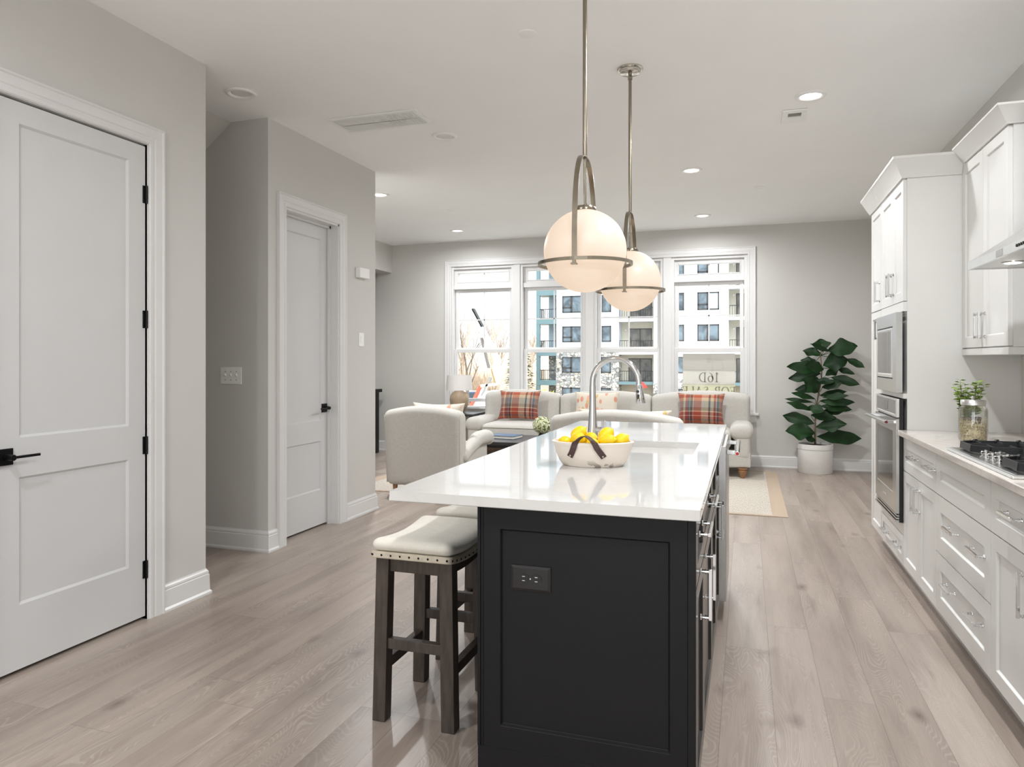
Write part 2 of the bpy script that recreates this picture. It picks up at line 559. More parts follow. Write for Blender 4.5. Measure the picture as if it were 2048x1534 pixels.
def floor_mat():
    k = NT('oak_plank_floor')
    _, x, y, z = k.obj_xyz()
    px = k.math('DIVIDE', k.math('ADD', x, 0.0876), 0.185)
    pi_ = k.math('FLOOR', px)
    fx = k.math('SUBTRACT', px, pi_)
    r1 = k.n('TexWhiteNoise', {'W': pi_}, noise_dimensions='1D').outputs['Value']
    py = k.math('ADD', k.math('DIVIDE', y, 1.95), k.math('MULTIPLY', r1, 7.3))
    pj = k.math('FLOOR', py)
    fy = k.math('SUBTRACT', py, pj)
    r2 = k.n('TexWhiteNoise', {'Vector': k.comb(pi_, pj, 3.0)}, noise_dimensions='3D').outputs['Value']
    tone = k.ramp(r2, [(0.0, rgb(146, 133, 124)), (0.35, rgb(171, 157, 147)), (0.7, rgb(159, 146, 136)), (1.0, rgb(178, 166, 156))])
    off = k.math('MULTIPLY', r2, 63.0)
    # long soft streaks
    v1 = k.comb(k.math('MULTIPLY', x, 9.0), k.math('MULTIPLY', y, 0.9), off)
    n1 = k.n('TexNoise', {'Vector': v1, 'Scale': 1.0, 'Detail': 5.0, 'Roughness': 0.55})
    tone = k.mix(0.8, tone, k.ramp(n1.outputs[0], [(0.28, (0.62, 0.59, 0.57)), (0.5, (0.92, 0.91, 0.90)), (0.66, (1.06, 1.05, 1.03))]), 'MULTIPLY')
    # cathedral figure: contour lines of a stretched noise
    v2 = k.comb(k.math('MULTIPLY', x, 6.5), k.math('MULTIPLY', y, 1.3), off)
    n2 = k.n('TexNoise', {'Vector': v2, 'Scale': 1.0, 'Detail': 1.5, 'Roughness': 0.4, 'Distortion': 0.5})
    cs = k.math('SINE', k.math('MULTIPLY', n2.outputs[0], 340.0))
    v3 = k.comb(k.math('MULTIPLY', x, 3.0), k.math('MULTIPLY', y, 0.8), k.math('ADD', off, 9.0))
    n3 = k.n('TexNoise', {'Vector': v3, 'Scale': 1.0, 'Detail': 2.0})
    amp = k.ramp(n3.outputs[0], [(0.38, (0, 0, 0)), (0.6, (1, 1, 1))])
    line = k.math('MULTIPLY', k.math('GREATER_THAN', cs, 0.55), amp)
    tone = k.mix(k.math('MULTIPLY', line, 0.15), tone, rgb(220, 212, 204))
    # fine pores
    v4 = k.comb(k.math('MULTIPLY', x, 160.0), k.math('MULTIPLY', y, 7.0), off)
    n4 = k.n('TexNoise', {'Vector': v4, 'Scale': 1.0, 'Detail': 2.0})
    tone = k.mix(0.5, tone, k.ramp(n4.outputs[0], [(0.35, (0.87, 0.86, 0.85)), (0.6, (1.02, 1.02, 1.02))]), 'MULTIPLY')
    # dark mineral streaks
    v5 = k.comb(k.math('MULTIPLY', x, 17.0), k.math('MULTIPLY', y, 1.6), k.math('ADD', off, 4.0))
    n5 = k.n('TexNoise', {'Vector': v5, 'Scale': 1.0, 'Detail': 4.0, 'Roughness': 0.6})
    tone = k.mix(k.ramp(n5.outputs[0], [(0.60, (0, 0, 0)), (0.76, (0.55, 0.55, 0.55))]), tone, rgb(122, 106, 96))
    # knots
    vk = k.comb(k.math('MULTIPLY', x, 4.4), k.math('MULTIPLY', y, 2.1), 0.0)
    vo = k.n('TexVoronoi', {'Vector': vk, 'Scale': 1.0, 'Randomness': 1.0})
    kn = k.n('TexNoise', {'Vector': k.comb(k.math('MULTIPLY', x, 40.0), k.math('MULTIPLY', y, 18.0), 0.0), 'Scale': 1.0})
    kd = k.math('ADD', vo.outputs['Distance'], k.math('MULTIPLY', k.math('SUBTRACT', kn.outputs[0], 0.5), 0.10))
    kf = k.ramp(kd, [(0.0, (0.85, 0.85, 0.85)), (0.05, (0.55, 0.55, 0.55)), (0.17, (0, 0, 0))])
    pick = k.math('GREATER_THAN', k.n('SeparateColor', {0: vo.outputs['Color']}).outputs[0], 0.30)
    tone = k.mix(k.math('MULTIPLY', kf, pick), tone, rgb(96, 82, 74))
    # joints
    ex = k.math('MULTIPLY', k.math('MINIMUM', fx, k.math('SUBTRACT', 1.0, fx)), 0.185)
    ey = k.math('MULTIPLY', k.math('MINIMUM', fy, k.math('SUBTRACT', 1.0, fy)), 1.95)
    e = k.math('MINIMUM', ex, ey)
    g = k.math('LESS_THAN', e, 0.0011)
    tone = k.mix(k.math('MULTIPLY', g, 0.5), tone, rgb(86, 74, 66))
    hgt = k.math('SUBTRACT', k.math('MULTIPLY', line, 0.25), k.math('MULTIPLY', g, 1.0))
    bp = k.n('Bump', {'Strength': 0.35, 'Distance': 0.0012, 'Height': hgt})
    rg = k.math('MULTIPLY_ADD', n4.outputs[0], 0.12, 0.30)
    return k.done(k.n('BsdfPrincipled', {'Base Color': tone, 'Roughness': rg, 'Specular IOR Level': 0.5, 'Normal': bp.outputs[0]}).outputs[0])
M['floor'] = floor_mat()

def quartz_mat(name, col, vein, rough):
    k = NT(name)
    v, x, y, z = k.obj_xyz()
    n1 = k.n('TexNoise', {'Vector': v, 'Scale': 2.2, 'Detail': 6.0, 'Distortion': 1.6})
    band = k.math('ABSOLUTE', k.math('SUBTRACT', n1.outputs[0], 0.5))
    c = k.ramp(band, [(0.0, vein), (0.02, tuple(a * 0.8 + b * 0.2 for a, b in zip(col, vein))), (0.06, col)])
    return k.done(k.n('BsdfPrincipled', {'Base Color': c, 'Roughness': rough, 'Specular IOR Level': 0.55}).outputs[0])
M['quartz'] = quartz_mat('white_quartz', rgb(205, 203, 200), rgb(202, 200, 197), 0.05)
M['quartz2'] = quartz_mat('warm_quartz', rgb(212, 205, 198), rgb(203, 195, 187), 0.08)

def linen_mat(name, col, scale=260.0, amt=0.12):
    k = NT(name)
    v, x, y, z = k.obj_xyz()
    a = k.n('TexNoise', {'Vector': k.comb(k.math('MULTIPLY', x, scale), k.math('MULTIPLY', y, scale), k.math('MULTIPLY', z, scale * 0.12)), 'Scale': 1.0, 'Detail': 2.0})
    b = k.n('TexNoise', {'Vector': k.comb(k.math('MULTIPLY', x, scale * 0.12), k.math('MULTIPLY', y, scale * 0.12), k.math('MULTIPLY', z, scale)), 'Scale': 1.0, 'Detail': 2.0})
    s = k.math('MULTIPLY', k.math('ADD', a.outputs[0], b.outputs[0]), 0.5)
    c = k.ramp(s, [(0.35, tuple(q * (1 - amt) for q in col)), (0.65, tuple(min(1, q * (1 + amt * 0.4)) for q in col))])
    bp = k.n('Bump', {'Strength': 0.25, 'Distance': 0.0015, 'Height': s})
    return k.done(k.n('BsdfPrincipled', {'Base Color': c, 'Roughness': 0.85, 'Sheen Weight': 0.15, 'Normal': bp.outputs[0]}).outputs[0])
M['linen'] = linen_mat('cream_linen', rgb(192, 188, 181))
M['linen2'] = linen_mat('oatmeal_linen', rgb(197, 193, 186))
M['stoolfab'] = linen_mat('stool_ivory_linen', rgb(226, 221, 210), 320, 0.07)
M['shade'] = linen_mat('lamp_shade_linen', rgb(222, 218, 214), 300, 0.06)
M['band'] = mat('stool_band', rgb(196, 186, 168), 0.8, noise=0.08, nscale=80)
M['piping'] = mat('sofa_piping', rgb(190, 184, 172), 0.85)

def rug_mat(name, ca, cb, sx, sy):
    k = NT(name)
    v, x, y, z = k.obj_xyz()
    n = k.n('TexNoise', {'Vector': k.comb(k.math('MULTIPLY', x, sx), k.math('MULTIPLY', y, sy), 0.0), 'Scale': 1.0, 'Detail': 3.0})
    c = k.ramp(n.outputs[0], [(0.36, cb), (0.62, ca)])
    bp = k.n('Bump', {'Strength': 0.6, 'Distance': 0.004, 'Height': n.outputs[0]})
    return k.done(k.n('BsdfPrincipled', {'Base Color': c, 'Roughness': 0.95, 'Normal': bp.outputs[0]}).outputs[0])
M['rug'] = rug_mat('jute_weave', rgb(202, 195, 184), rgb(172, 163, 150), 130, 26)
M['rugborder'] = rug_mat('tan_border', rgb(188, 170, 150), rgb(170, 151, 131), 240, 240)

def plaid_mat():
    k = NT('plaid_wool')
    v, x, y, z = k.obj_xyz()
    teal, rust, red, cream, char, grey = rgb(70, 96, 106), rgb(182, 96, 62), rgb(140, 36, 34), rgb(204, 186, 160), rgb(74, 60, 56), rgb(146, 156, 158)
    u = k.math('ADD', k.math('DIVIDE', x, 0.46), 0.5)
    w = k.math('ADD', k.math('DIVIDE', z, 0.42), 0.5)
    cv = k.ramp(u, [(0.0, rgb(170, 100, 80)), (0.08, cream), (0.13, rgb(150, 70, 60)), (0.2, teal), (0.235, cream), (0.25, char), (0.315, cream),
                    (0.335, rust), (0.53, cream), (0.70, char), (0.75, cream), (0.83, rgb(150, 50, 44)), (0.88, cream), (0.9, teal), (0.95, rgb(180, 120, 96))], 'CONSTANT')
    ch = k.ramp(w, [(0.0, char), (0.06, rust), (0.14, char), (0.18, red), (0.255, cream), (0.275, red), (0.37, cream), (0.40, rgb(120, 110, 104)),
                    (0.50, grey), (0.68, cream), (0.78, rust), (0.88, cream), (0.92, rgb(150, 110, 96))], 'CONSTANT')
    c = k.mix(0.5, cv, ch)
    c = k.mix(0.45, c, k.mix(1.0, cv, ch, 'MULTIPLY'))
    n = k.n('TexNoise', {'Vector': v, 'Scale': 240.0, 'Detail': 2.0})
    c = k.mix(0.35, c, k.ramp(n.outputs[0], [(0.3, (0.6, 0.6, 0.6)), (0.7, (1.1, 1.1, 1.1))]), 'MULTIPLY')
    bp = k.n('Bump', {'Strength': 0.5, 'Distance': 0.003, 'Height': n.outputs[0]})
    return k.done(k.n('BsdfPrincipled', {'Base Color': c, 'Roughness': 0.9, 'Sheen Weight': 0.2, 'Normal': bp.outputs[0]}).outputs[0])
M['plaid'] = plaid_mat()

def floral_mat():
    k = NT('printed_floral')
    v, x, y, z = k.obj_xyz()
    vo = k.n('TexVoronoi', {'Vector': k.n('Mapping', {0: v, 3: (1.0, 0.0, 0.55)}).outputs[0], 'Scale': 17.0})
    f = k.ramp(vo.outputs['Distance'], [(0.0, (1, 1, 1)), (0.30, (1, 1, 1)), (0.40, (0, 0, 0))])
    sc = k.n('SeparateColor', {0: vo.outputs['Color']})
    c = k.ramp(sc.outputs[0], [(0.0, rgb(206, 120, 84)), (0.25, rgb(196, 160, 92)), (0.4, rgb(220, 150, 130)), (0.55, rgb(214, 202, 182))], 'CONSTANT')
    c = k.mix(k.math('MULTIPLY', f, .75), rgb(208, 199, 184), c)
    return k.done(k.n('BsdfPrincipled', {'Base Color': c, 'Roughness': 0.85}).outputs[0])
M['floral'] = floral_mat()

def bowl_mat():
    k = NT('distressed_glaze')
    v, x, y, z = k.obj_xyz()
    n = k.n('TexNoise', {'Vector': v, 'Scale': 34.0, 'Detail': 4.0})
    low = k.ramp(z, [(0.0, (1, 1, 1)), (0.03, (0, 0, 0))])
    f = k.math('MULTIPLY', k.math('GREATER_THAN', n.outputs[0], 0.60), low)
    c = k.mix(f, rgb(222, 212, 200), rgb(120, 112, 100))
    return k.done(k.n('BsdfPrincipled', {'Base Color': c, 'Roughness': 0.35}).outputs[0])
M['bowl'] = bowl_mat()

def siding_mat(name, col, pitch=0.22, dark=0.82):
    k = NT(name)
    v, x, y, z = k.obj_xyz()
    f = k.math('FRACT', k.math('DIVIDE', z, pitch))
    l = k.math('LESS_THAN', f, 0.14)
    n = k.n('TexNoise', {'Vector': v, 'Scale': 0.25, 'Detail': 3.0})
    c = k.ramp(n.outputs[0], [(0.3, tuple(q * 0.95 for q in col)), (0.7, col)])
    c = k.mix(l, c, tuple(q * dark for q in col))
    return k.done(k.n('BsdfPrincipled', {'Base Color': c, 'Roughness': 0.7}).outputs[0])
M['siding_white'] = siding_mat('white_siding', rgb(226, 228, 231))
M['siding_blue'] = siding_mat('pale_blue_panel', rgb(208, 215, 222), 1.6, 0.93)
M['siding_slate'] = siding_mat('slate_blue_siding', rgb(168, 184, 194), 0.3, 0.9)

def stone_mat():
    k = NT('rubble_stone')
    v, x, y, z = k.obj_xyz()
    vo = k.n('TexVoronoi', {'Vector': k.n('Mapping', {0: v, 3: (2.6, 2.6, 4.2)}).outputs[0], 'Scale': 1.0})
    ed = k.n('TexVoronoi', {'Vector': k.n('Mapping', {0: v, 3: (2.6, 2.6, 4.2)}).outputs[0], 'Scale': 1.0}, feature='DISTANCE_TO_EDGE')
    sc = k.n('SeparateColor', {0: vo.outputs['Color']})
    c = k.ramp(sc.outputs[0], [(0.0, rgb(120, 122, 122)), (0.3, rgb(176, 180, 182)), (0.6, rgb(206, 200, 186)), (1.0, rgb(230, 230, 226))])
    e = k.math('LESS_THAN', ed.outputs['Distance'], 0.06)
    c = k.mix(e, c, rgb(110, 108, 104))
    return k.done(k.n('BsdfPrincipled', {'Base Color': c, 'Roughness': 0.85}).outputs[0])
M['stone'] = stone_mat()

def winglass_mat(name, ca, cb):
    k = NT(name)
    v, x, y, z = k.obj_xyz()
    n = k.n('TexNoise', {'Vector': v, 'Scale': 0.8, 'Detail': 3.0, 'Distortion': 1.0})
    c = k.ramp(n.outputs[0], [(0.35, ca), (0.65, cb)])
    return k.done(k.n('BsdfPrincipled', {'Base Color': c, 'Roughness': 0.08, 'Specular IOR Level': 0.8}).outputs[0])
M['winglass'] = winglass_mat('far_window_glass', rgb(70, 82, 90), rgb(128, 146, 158))
M['winglass2'] = winglass_mat('patio_door_glass', rgb(72, 72, 70), rgb(124, 120, 112))

def sign_mat(name, col):
    k = NT(name)
    nz = k.n('TexNoise', {'Vector': k.n('TexCoord').outputs['Object'], 'Scale': 5.0})
    c = k.ramp(nz.outputs[0], [(0.3, tuple(q * 0.98 for q in col)), (0.7, col)])
    d = k.n('BsdfDiffuse', {0: c})
    t = k.n('BsdfTranslucent', {0: c})
    return k.done(k.n('MixShader', {0: 0.5, 1: d.outputs[0], 2: t.outputs[0]}).outputs[0])
M['sign_a'] = sign_mat('sign_grey', rgb(214, 209, 202))
M['sign_b'] = sign_mat('sign_pale', rgb(232, 228, 221))
M['sign_c'] = sign_mat('sign_cream', rgb(232, 229, 208))
M['sign_d'] = sign_mat('sign_letters', rgb(192, 186, 176))
M['sign_e'] = sign_mat('sign_emblem', rgb(226, 220, 212))

# ------------------------------------------------------------------ the setting
H = 2.965
XL, XM, XR = -2.88, -3.10, 1.465       # near left wall face, hall wall face, right wall face
YF = 9.25                              # far wall face
WX = -5.4                              # outer left wall face

struct(MB().box(WX - .1, XR + .12, -2.6, YF + .2, -.12, 0), 'floor', M['floor'], 'wide light oak plank floor', 'floor')
struct(MB().box(WX - .1, XR + .12, -2.6, YF + .2, H, H + .1), 'ceiling', M['ceiling'], 'flat off white ceiling', 'ceiling')

DY0, DY1, DZ = 2.075, 2.848, 2.40      # pantry door opening in the near left wall
w = MB()
w.box(XL - .12, XL, -2.5, DY0, 0, H)
w.box(XL - .12, XL, DY0, DY1, DZ, H)
w.box(XL - .12, XL, DY1, 3.26, 0, H)
w.box(WX, XL - .12, 3.14, 3.26, 0, H)
struct(w, 'wall_left', M['wall'], 'greige wall holding the near white panel door', 'wall')

EY0, EY1, EZ = 4.288, 4.985, 2.392     # second door opening
w = MB()
w.box(WX, XM, 4.10, 4.22, 0, H)
w.box(XM - .16, XM, 4.22, EY0, 0, H)
w.box(XM - .16, XM, EY0, EY1, EZ, H)
w.box(XM - .16, XM, EY1, 5.58, 0, H)
w.box(WX, XM - .16, 5.46, 5.58, 0, H)
struct(w, 'wall_hall', M['wall'], 'pale wall block past the hall opening with the second white door', 'wall')

w = MB()
w.box(WX - .1, WX, -2.5, YF, 0, H)
struct(w, 'wall_outer', M['wall'], 'left outer wall of the living room behind the television', 'wall')
# soffit over the television wall, sloped underside of the stair in the hall
struct(MB().box(WX, -4.868, 5.58, YF, 2.57, H), 'trim_1', M['wall'], 'boxed soffit under the ceiling along the left living room wall', 'soffit')
w = MB()
w.prism([(-3.402, H), (WX, H - (3.402 + WX) * -1 * 0.78), (WX, H)], lambda p, q, t: (p, t, q), 3.26, 4.10)
struct(w, 'trim_2', M['wall'], 'sloping underside of the stair in the hall recess', 'soffit')

w = MB()
w.box(XR, XR + .12, -2.5, YF, 0, H)
struct(w, 'wall_right', M['wall'], 'right wall behind the kitchen cabinets', 'wall')
w = MB()
w.box(WX, -2.3, -2.6, -2.5, 0, H)
w.box(1.1, XR, -2.6, -2.5, 0, H)
w.box(-2.3, 1.1, -2.6, -2.5, 2.5, H)
struct(w, 'wall_back', M['wall'], 'wall behind the camera with a wide opening added to let in light', 'wall')

WA0, WA1, WZ0, WZ1 = -3.935, 0.018, 0.66, 2.615   # far window opening
w = MB()
w.box(WX, WA0, YF, YF + .18, 0, H)
w.box(WA1, XR, YF, YF + .18, 0, H)
w.box(WA0, WA1, YF, YF + .18, 0, WZ0)
w.box(WA0, WA1, YF, YF + .18, WZ1, H)
struct(w, 'wall_far', M['wall'], 'far living room wall around the four windows', 'wall')

# baseboards
BP = [(0, 0), (.024, 0), (.024, .012), (.016, .022), (.014, .108), (.009, .113), (.012, .118), (.010, .128), (.004, .136), (.002, .142), (0, .142)]
def base(name, path, label, side=1):
    struct(MB().sweep(path, BP, side=side), name, M['trim'], label, 'baseboard')
base('baseboard_left', [(XL, 2.944, 0), (XL, 3.26, 0), (XL - .3, 3.26, 0)], 'white baseboard right of the near door', side=-1)
base('baseboard_hall', [(WX, 4.10, 0), (XM, 4.10, 0), (XM, 4.20, 0)], 'white baseboard around the hall corner left of the second door', side=-1)
base('baseboard_hall_2', [(XM, 5.078, 0), (XM, 5.58, 0), (WX, 5.58, 0)], 'white baseboard right of the second door', side=-1)
base('baseboard_far', [(WX, YF, 0), (XR, YF, 0)], 'white baseboard along the far wall', side=-1)
base('baseboard_right', [(XR, YF, 0), (XR, 5.76, 0)], 'white baseboard beyond the tall cabinets', side=-1)
base('baseboard_outer', [(WX, 5.58, 0), (WX, YF, 0)], 'white baseboard below the television wall', side=-1)

# door casings (swept around the opening)
CP = [(0, 0), (0, .012), (.006, .017), (.022, .017), (.026, .013), (.034, .013), (.040, .017), (.078, .019), (.083, .024), (.092, .024), (.092, 0)]
def casing(name, x, y0, y1, z1, label):
    # profile out = away from the opening, along normal (+x)
    path = [(x, y0, 0), (x, y0, z1), (x, y1, z1), (x, y1, 0)]
    struct(MB().sweep(path, CP, up=(1, 0, 0), side=1), name, M['trim'], label, 'door casing', smooth=30)
casing('trim_3', XL, DY0 - .006, DY1 + .002, DZ, 'white moulded casing around the near door')
casing('trim_4', XM, EY0, EY1, EZ, 'white moulded casing around the second door')

def jamb(name, x0, x1, y0, y1, z1, t, label, stop=None):
    j = MB()
    j.box(x0, x1, y0 - .0, y0 + t, 0, z1)
    j.box(x0, x1, y1 - t, y1, 0, z1)
    j.box(x0, x1, y0, y1, z1 - t, z1)
    if stop:
        s0, s1, st = stop
        j.box(s0, s1, y0 + t, y0 + t + st, 0, z1 - t)
        j.box(s0, s1, y1 - t - st, y1 - t, 0, z1 - t)
        j.box(s0, s1, y0 + t, y1 - t, z1 - t - st, z1 - t)
    struct(j, name, M['trim'], label, 'door jamb')
jamb('trim_5', XL - .12, XL + .004, DY0 - .012, DY1 + .012, DZ + .01, .012, 'white jamb of the near door')
jamb('trim_6', XM - .16, XM + .004, EY0 - .0, EY1 + .0, EZ, .014, 'white jamb of the second door', (XM - .085, XM - .062, .018))

def lever(parent, x, y, z, sgn, kn):
    """square rose, round hub and flat lever pointing sgn along y"""
    h = MB()
    h.box(x, x + .009, y - .034, y + .034, z - .034, z + .034)
    h.cyl((x + .009, y, z), (x + .058, y, z), .014, .0125, 16)
    hd = part(parent, h, 'door_handle', M['black'], smooth=40, bevel=.001)
    l = MB()
    l.boxm(lambda a, b, d: (x + d, y + sgn * a, z + b), .0, .118, -.0055, .0055, .047, .056)
    part(hd, l, 'lever', M['black'], bevel=.002)

# near door
d1 = thing('door_1', 'near white two panel door with black hinges and lever', 'door', (XL, 2.46, 0), kind='structure')
xd = XL - .006
MD = lambda a, b, d: (xd - .035 + d, a, b)
part(d1, MB().panel(MD, DY0 + .004, DY1 - .006, .018, DZ - .012, .035,
     [(2.185, 2.742, 0.985, 2.298), (2.185, 2.742, .286, .820)], rec=.010, slope=.010), 'door_panel', M['door'])
for z in (2.145, 1.515, .88, .253):
    hb = MB()
    hb.cyl((xd + .007, DY1 - .004, z - .045), (xd + .007, DY1 - .004, z + .045), .0065, n=10)
    hb.box(xd - .001, xd + .0035, DY1 - .022, DY1 - .004, z - .044, z + .044)
    for q in (-.015, .015):
        hb.cyl((xd + .007, DY1 - .004, z + q - .001), (xd + .007, DY1 - .004, z + q + .001), .0075, n=10)
    part(d1, hb, 'hinge', M['black'], smooth=40)
lever(d1, xd, 2.120, .912, 1, 1)

# second door, recessed in the wall
d2 = thing('door_2', 'second white panel door recessed in the hall wall', 'door', (XM, 4.63, 0), kind='structure')
xe = XM - .087
ME = lambda a, b, d: (xe - .035 + d, a, b)
part(d2, MB().panel(ME, EY0 + .016, EY1 - .016, .016, EZ - .017, .035,
     [(4.40, 4.868, .835, 2.262), (4.40, 4.868, .29, .672)], rec=.009, slope=.009), 'door_panel', M['door'])
lever(d2, xe, EY1 - .075, .93, -1, 1)

# far windows
YG = 9.355
trim = MB()
trim.sweep([(WA0, YF, .60), (WA0, YF, WZ1), (WA1, YF, WZ1), (WA1, YF, .60)], [(o, z) for o, z in CP], up=(0, -1, 0), side=1)
struct(trim, 'trim_7', M['trim'], 'wide white casing around the four far windows', 'window casing', smooth=30)
st = MB()
st.box(WA0 - .13, WA1 + .13, YF - .05, YF + .10, WZ0 - .03, WZ0)
st.box(WA0 - .10, WA1 + .10, YF - .018, YF, WZ0 - .12, WZ0 - .03)
struct(st, 'trim_8', M['trim'], 'white window stool and apron behind the sofa', 'window sill', bevel=.004)

GX = [(-3.859, -3.105), (-2.841, -2.103), (-1.826, -1.092), (-0.822, -0.075)]
mul = MB()
for (a, b), (c, d) in zip(GX[:-1], GX[1:]):
    mul.box(b + .05, c - .05, YF + .012, YF + .17, WZ0, WZ1)
    mul.box(b + .085, c - .085, YF - .004, YF + .02, WZ0, WZ1)
mul.box(WA0, GX[0][0] - .052, YF + .012, YF + .17, WZ0, WZ1)
mul.box(GX[3][1] + .052, WA1, YF + .012, YF + .17, WZ0, WZ1)
mul.box(WA0 + .001, WA1 - .001, YF + .016, YF + .165, WZ1 - .035, WZ1 - .001)
struct(mul, 'trim_9', M['trim'], 'white mullion posts between the far windows', 'mullion', bevel=.003)

def window(n, x0, x1, label):
    wn = thing('window_%d' % n, label, 'window', ((x0 + x1) / 2, YG, WZ0), kind='structure')
    f = MB()
    o = .052
    def ring(xa, xb, za, zb, s, y0, y1):
        f.box(xa - s, xa, y0, y1, za - s, zb + s)
        f.box(xb, xb + s, y0, y1, za - s, zb + s)
        f.box(xa, xb, y0, y1, zb, zb + s)
        f.box(xa, xb, y0, y1, za - s, za)
    ring(x0, x1, 2.402, 2.528, o, YG - .045, YG + .03)               # transom frame
    ring(x0 + .001, x1 - .001, 2.404, 2.526, .012, YG - .052, YG + .02)
    f.box(x0 - o, x1 + o, YG - .075, YG + .05, 2.300, 2.362)            # bar between transom and sashes
    part(wn, f, 'transom_frame', M['trim'], bevel=.003)
    f = MB()
    ring(x0, x1, 1.482, 2.258, .045, YG - .02, YG + .025)
    part(wn, f, 'upper_sash', M['trim'], bevel=.003)
    f = MB()
    ring(x0 - .004, x1 + .004, .775, 1.412, .048, YG - .055, YG - .012)
    part(wn, f, 'lower_sash', M['trim'], bevel=.003)
    xm = (x0 + x1) / 2
    m_ = MB()
    m_.box(xm - .008, xm + .008, YG - .004, YG + .008, 1.482, 2.258)
    m_.box(x0, x1, YG - .004, YG + .008, 1.864, 1.880)
    m_.box(xm - .008, xm + .008, YG - .004, YG + .008, 2.402, 2.528)
    part(wn, m_, 'muntin', M['trim'])
    g = MB()
    g.box(x0, x1, YG + .0, YG + .004, 2.402, 2.528)
    g.box(x0, x1, YG + .0, YG + .004, 1.482, 2.258)
    g.box(x0 - .004, x1 + .004, YG - .034, YG - .030, .775, 1.412)
    part(wn, g, 'glass_pane', M['pane'])
for i, l in enumerate(('leftmost far window, with the crane boom outside', 'second far window, with the teal balcony tower outside',
                       'third far window, behind the pendant lights', 'rightmost far window, with the sale sign against it')):
    window(i + 1, GX[i][0], GX[i][1], l)

# ------------------------------------------------------------------ ceiling fixtures
def can(x, y, lit, label, k=1.0):
    t = thing('recessed_ceiling_light', label, 'ceiling light', (x, y, H), group='recessed ceiling lights')
    r = MB()
    r.lathe([(.093, -.0005), (.094, -.006), (.088, -.011), (.068, -.010), (.062, -.003), (.061, -.0015)], (x, y, H), 40, cap0=False, cap1=False)
    part(t, r, 'trim_ring', M['white_plastic'], smooth=50)
    g = MB()
    if lit:
        g.lathe([(.062, -.0015), (.058, -.0035)], (x, y, H), 36)
        part(t, g, 'diffuser', M['led'], label='glowing white diffuser')
        add_light('lamp', 'AREA', (0, 0, -.012), RECESSED_W * k, (.96, .98, 1.0), (0, 0, 0), .11, parent=t)
    else:
        g.lathe([(.062, -.001), (.050, -.003), (.03, -.0022)], (x, y, H), 36)
        part(t, g, 'diffuser', M['ledoff'])
can(-2.975, 3.671, False, 'unlit recessed ceiling light above the hall recess, left of the grille')
can(-2.117, 4.845, False, 'unlit recessed ceiling light right of the long ceiling grille')
can(-3.478, 6.356, True, 'lit recessed ceiling light half hidden behind the pale hall wall')
can(-3.505, 8.432, True, 'lit recessed ceiling light above the leftmost far window', .42)
can(.383, 4.818, True, 'large lit recessed ceiling light nearest the kitchen cabinets', .3)
can(-.452, 6.384, True, 'lit recessed ceiling light right of the far pendant rod')
can(-.475, 8.433, True, 'lit recessed ceiling light closest to the rightmost far window', .42)
for x, y in ((-1.9, .6), (.383, .9), (.383, 2.95)):  # unseen ceiling lights without fixtures, added to brighten the room
    add_light('ceiling_fill_light', 'AREA', (x, y, H - .01), RECESSED_W * .55, (.96, .98, 1.0), (0, 0, 0), .12)

def disc(x, y, r, h, name, label, cat):
    d = MB().lathe([(r, 0), (r, -h * .6), (r * .93, -h), (r * .2, -h * 1.05)], (x, y, H), 36)
    solo(d, name, M['white_plastic'], label, cat, (x, y, H), smooth=40)
disc(-1.053, 3.455, .047, .006, 'ceiling_cover_plate', 'small round white cover plate on the ceiling near the front pendant rod', 'cover plate')
disc(.121, 7.214, .045, .007, 'sprinkler_cover', 'tiny white sprinkler cover right of the far downlight', 'sprinkler cover')
disc(-3.094, 7.258, .045, .007, 'sprinkler_cover', 'tiny white sprinkler cover on the ceiling over the armchair', 'sprinkler cover')

t = thing('return_air_grille', 'long white slatted air grille in the ceiling above the hall door', 'air grille', (-2.405, 4.40, H))
g = MB()
gx0, gx1, gy0, gy1 = -2.742, -2.070, 4.252, 4.552
for a in ((gx0, gx1, gy0, gy0 + .028), (gx0, gx1, gy1 - .028, gy1), (gx0, gx0 + .03, gy0 + .028, gy1 - .028), (gx1 - .03, gx1, gy0 + .028, gy1 - .028)):
    g.box(*a, H - .009, H - .001)
g.box(gx0, gx1, 4.392, 4.412, H - .008, H - .001)
part(t, g, 'frame', M['white_plastic'], bevel=.002)
sl = MB()
for i in range(46):
    x = gx0 + .035 + i * (gx1 - gx0 - .07) / 45
    sl.hexa([(x, gy0 + .02, H - .008), (x + .0075, gy0 + .02, H - .008), (x + .0075, gy1 - .02, H - .008), (x, gy1 - .02, H - .008),
             (x + .002, gy0 + .02, H - .0015), (x + .0085, gy0 + .02, H - .0015), (x + .0085, gy1 - .02, H - .0015), (x + .002, gy1 - .02, H - .0015)])
part(t, sl, 'louvre', M['white_plastic'])
part(t, MB().box(gx0 + .02, gx1 - .02, gy0 + .02, gy1 - .02, H - .0012, H - .0004), 'backing', M['grey_plastic'])

t = thing('ceiling_register', 'small square white register with a dark slot in the ceiling near the cabinets', 'register', (.307, 5.17, H))
g = MB()
rx0, rx1, ry0, ry1 = .232, .386, 5.046, 5.30
for a in ((rx0, rx1, ry0, ry0 + .05), (rx0, rx1, ry0 + .135, ry1), (rx0, rx0 + .035, ry0 + .05, ry0 + .135), (rx1 - .035, rx1, ry0 + .05, ry0 + .135)):
    g.box(*a, H - .012, H - .001)
part(t, g, 'cover', M['white_plastic'], bevel=.002)
part(t, MB().box(rx0 + .03, rx1 - .03, ry0 + .045, ry0 + .14, H - .004, H - .0006), 'slot', M['grey_plastic'])

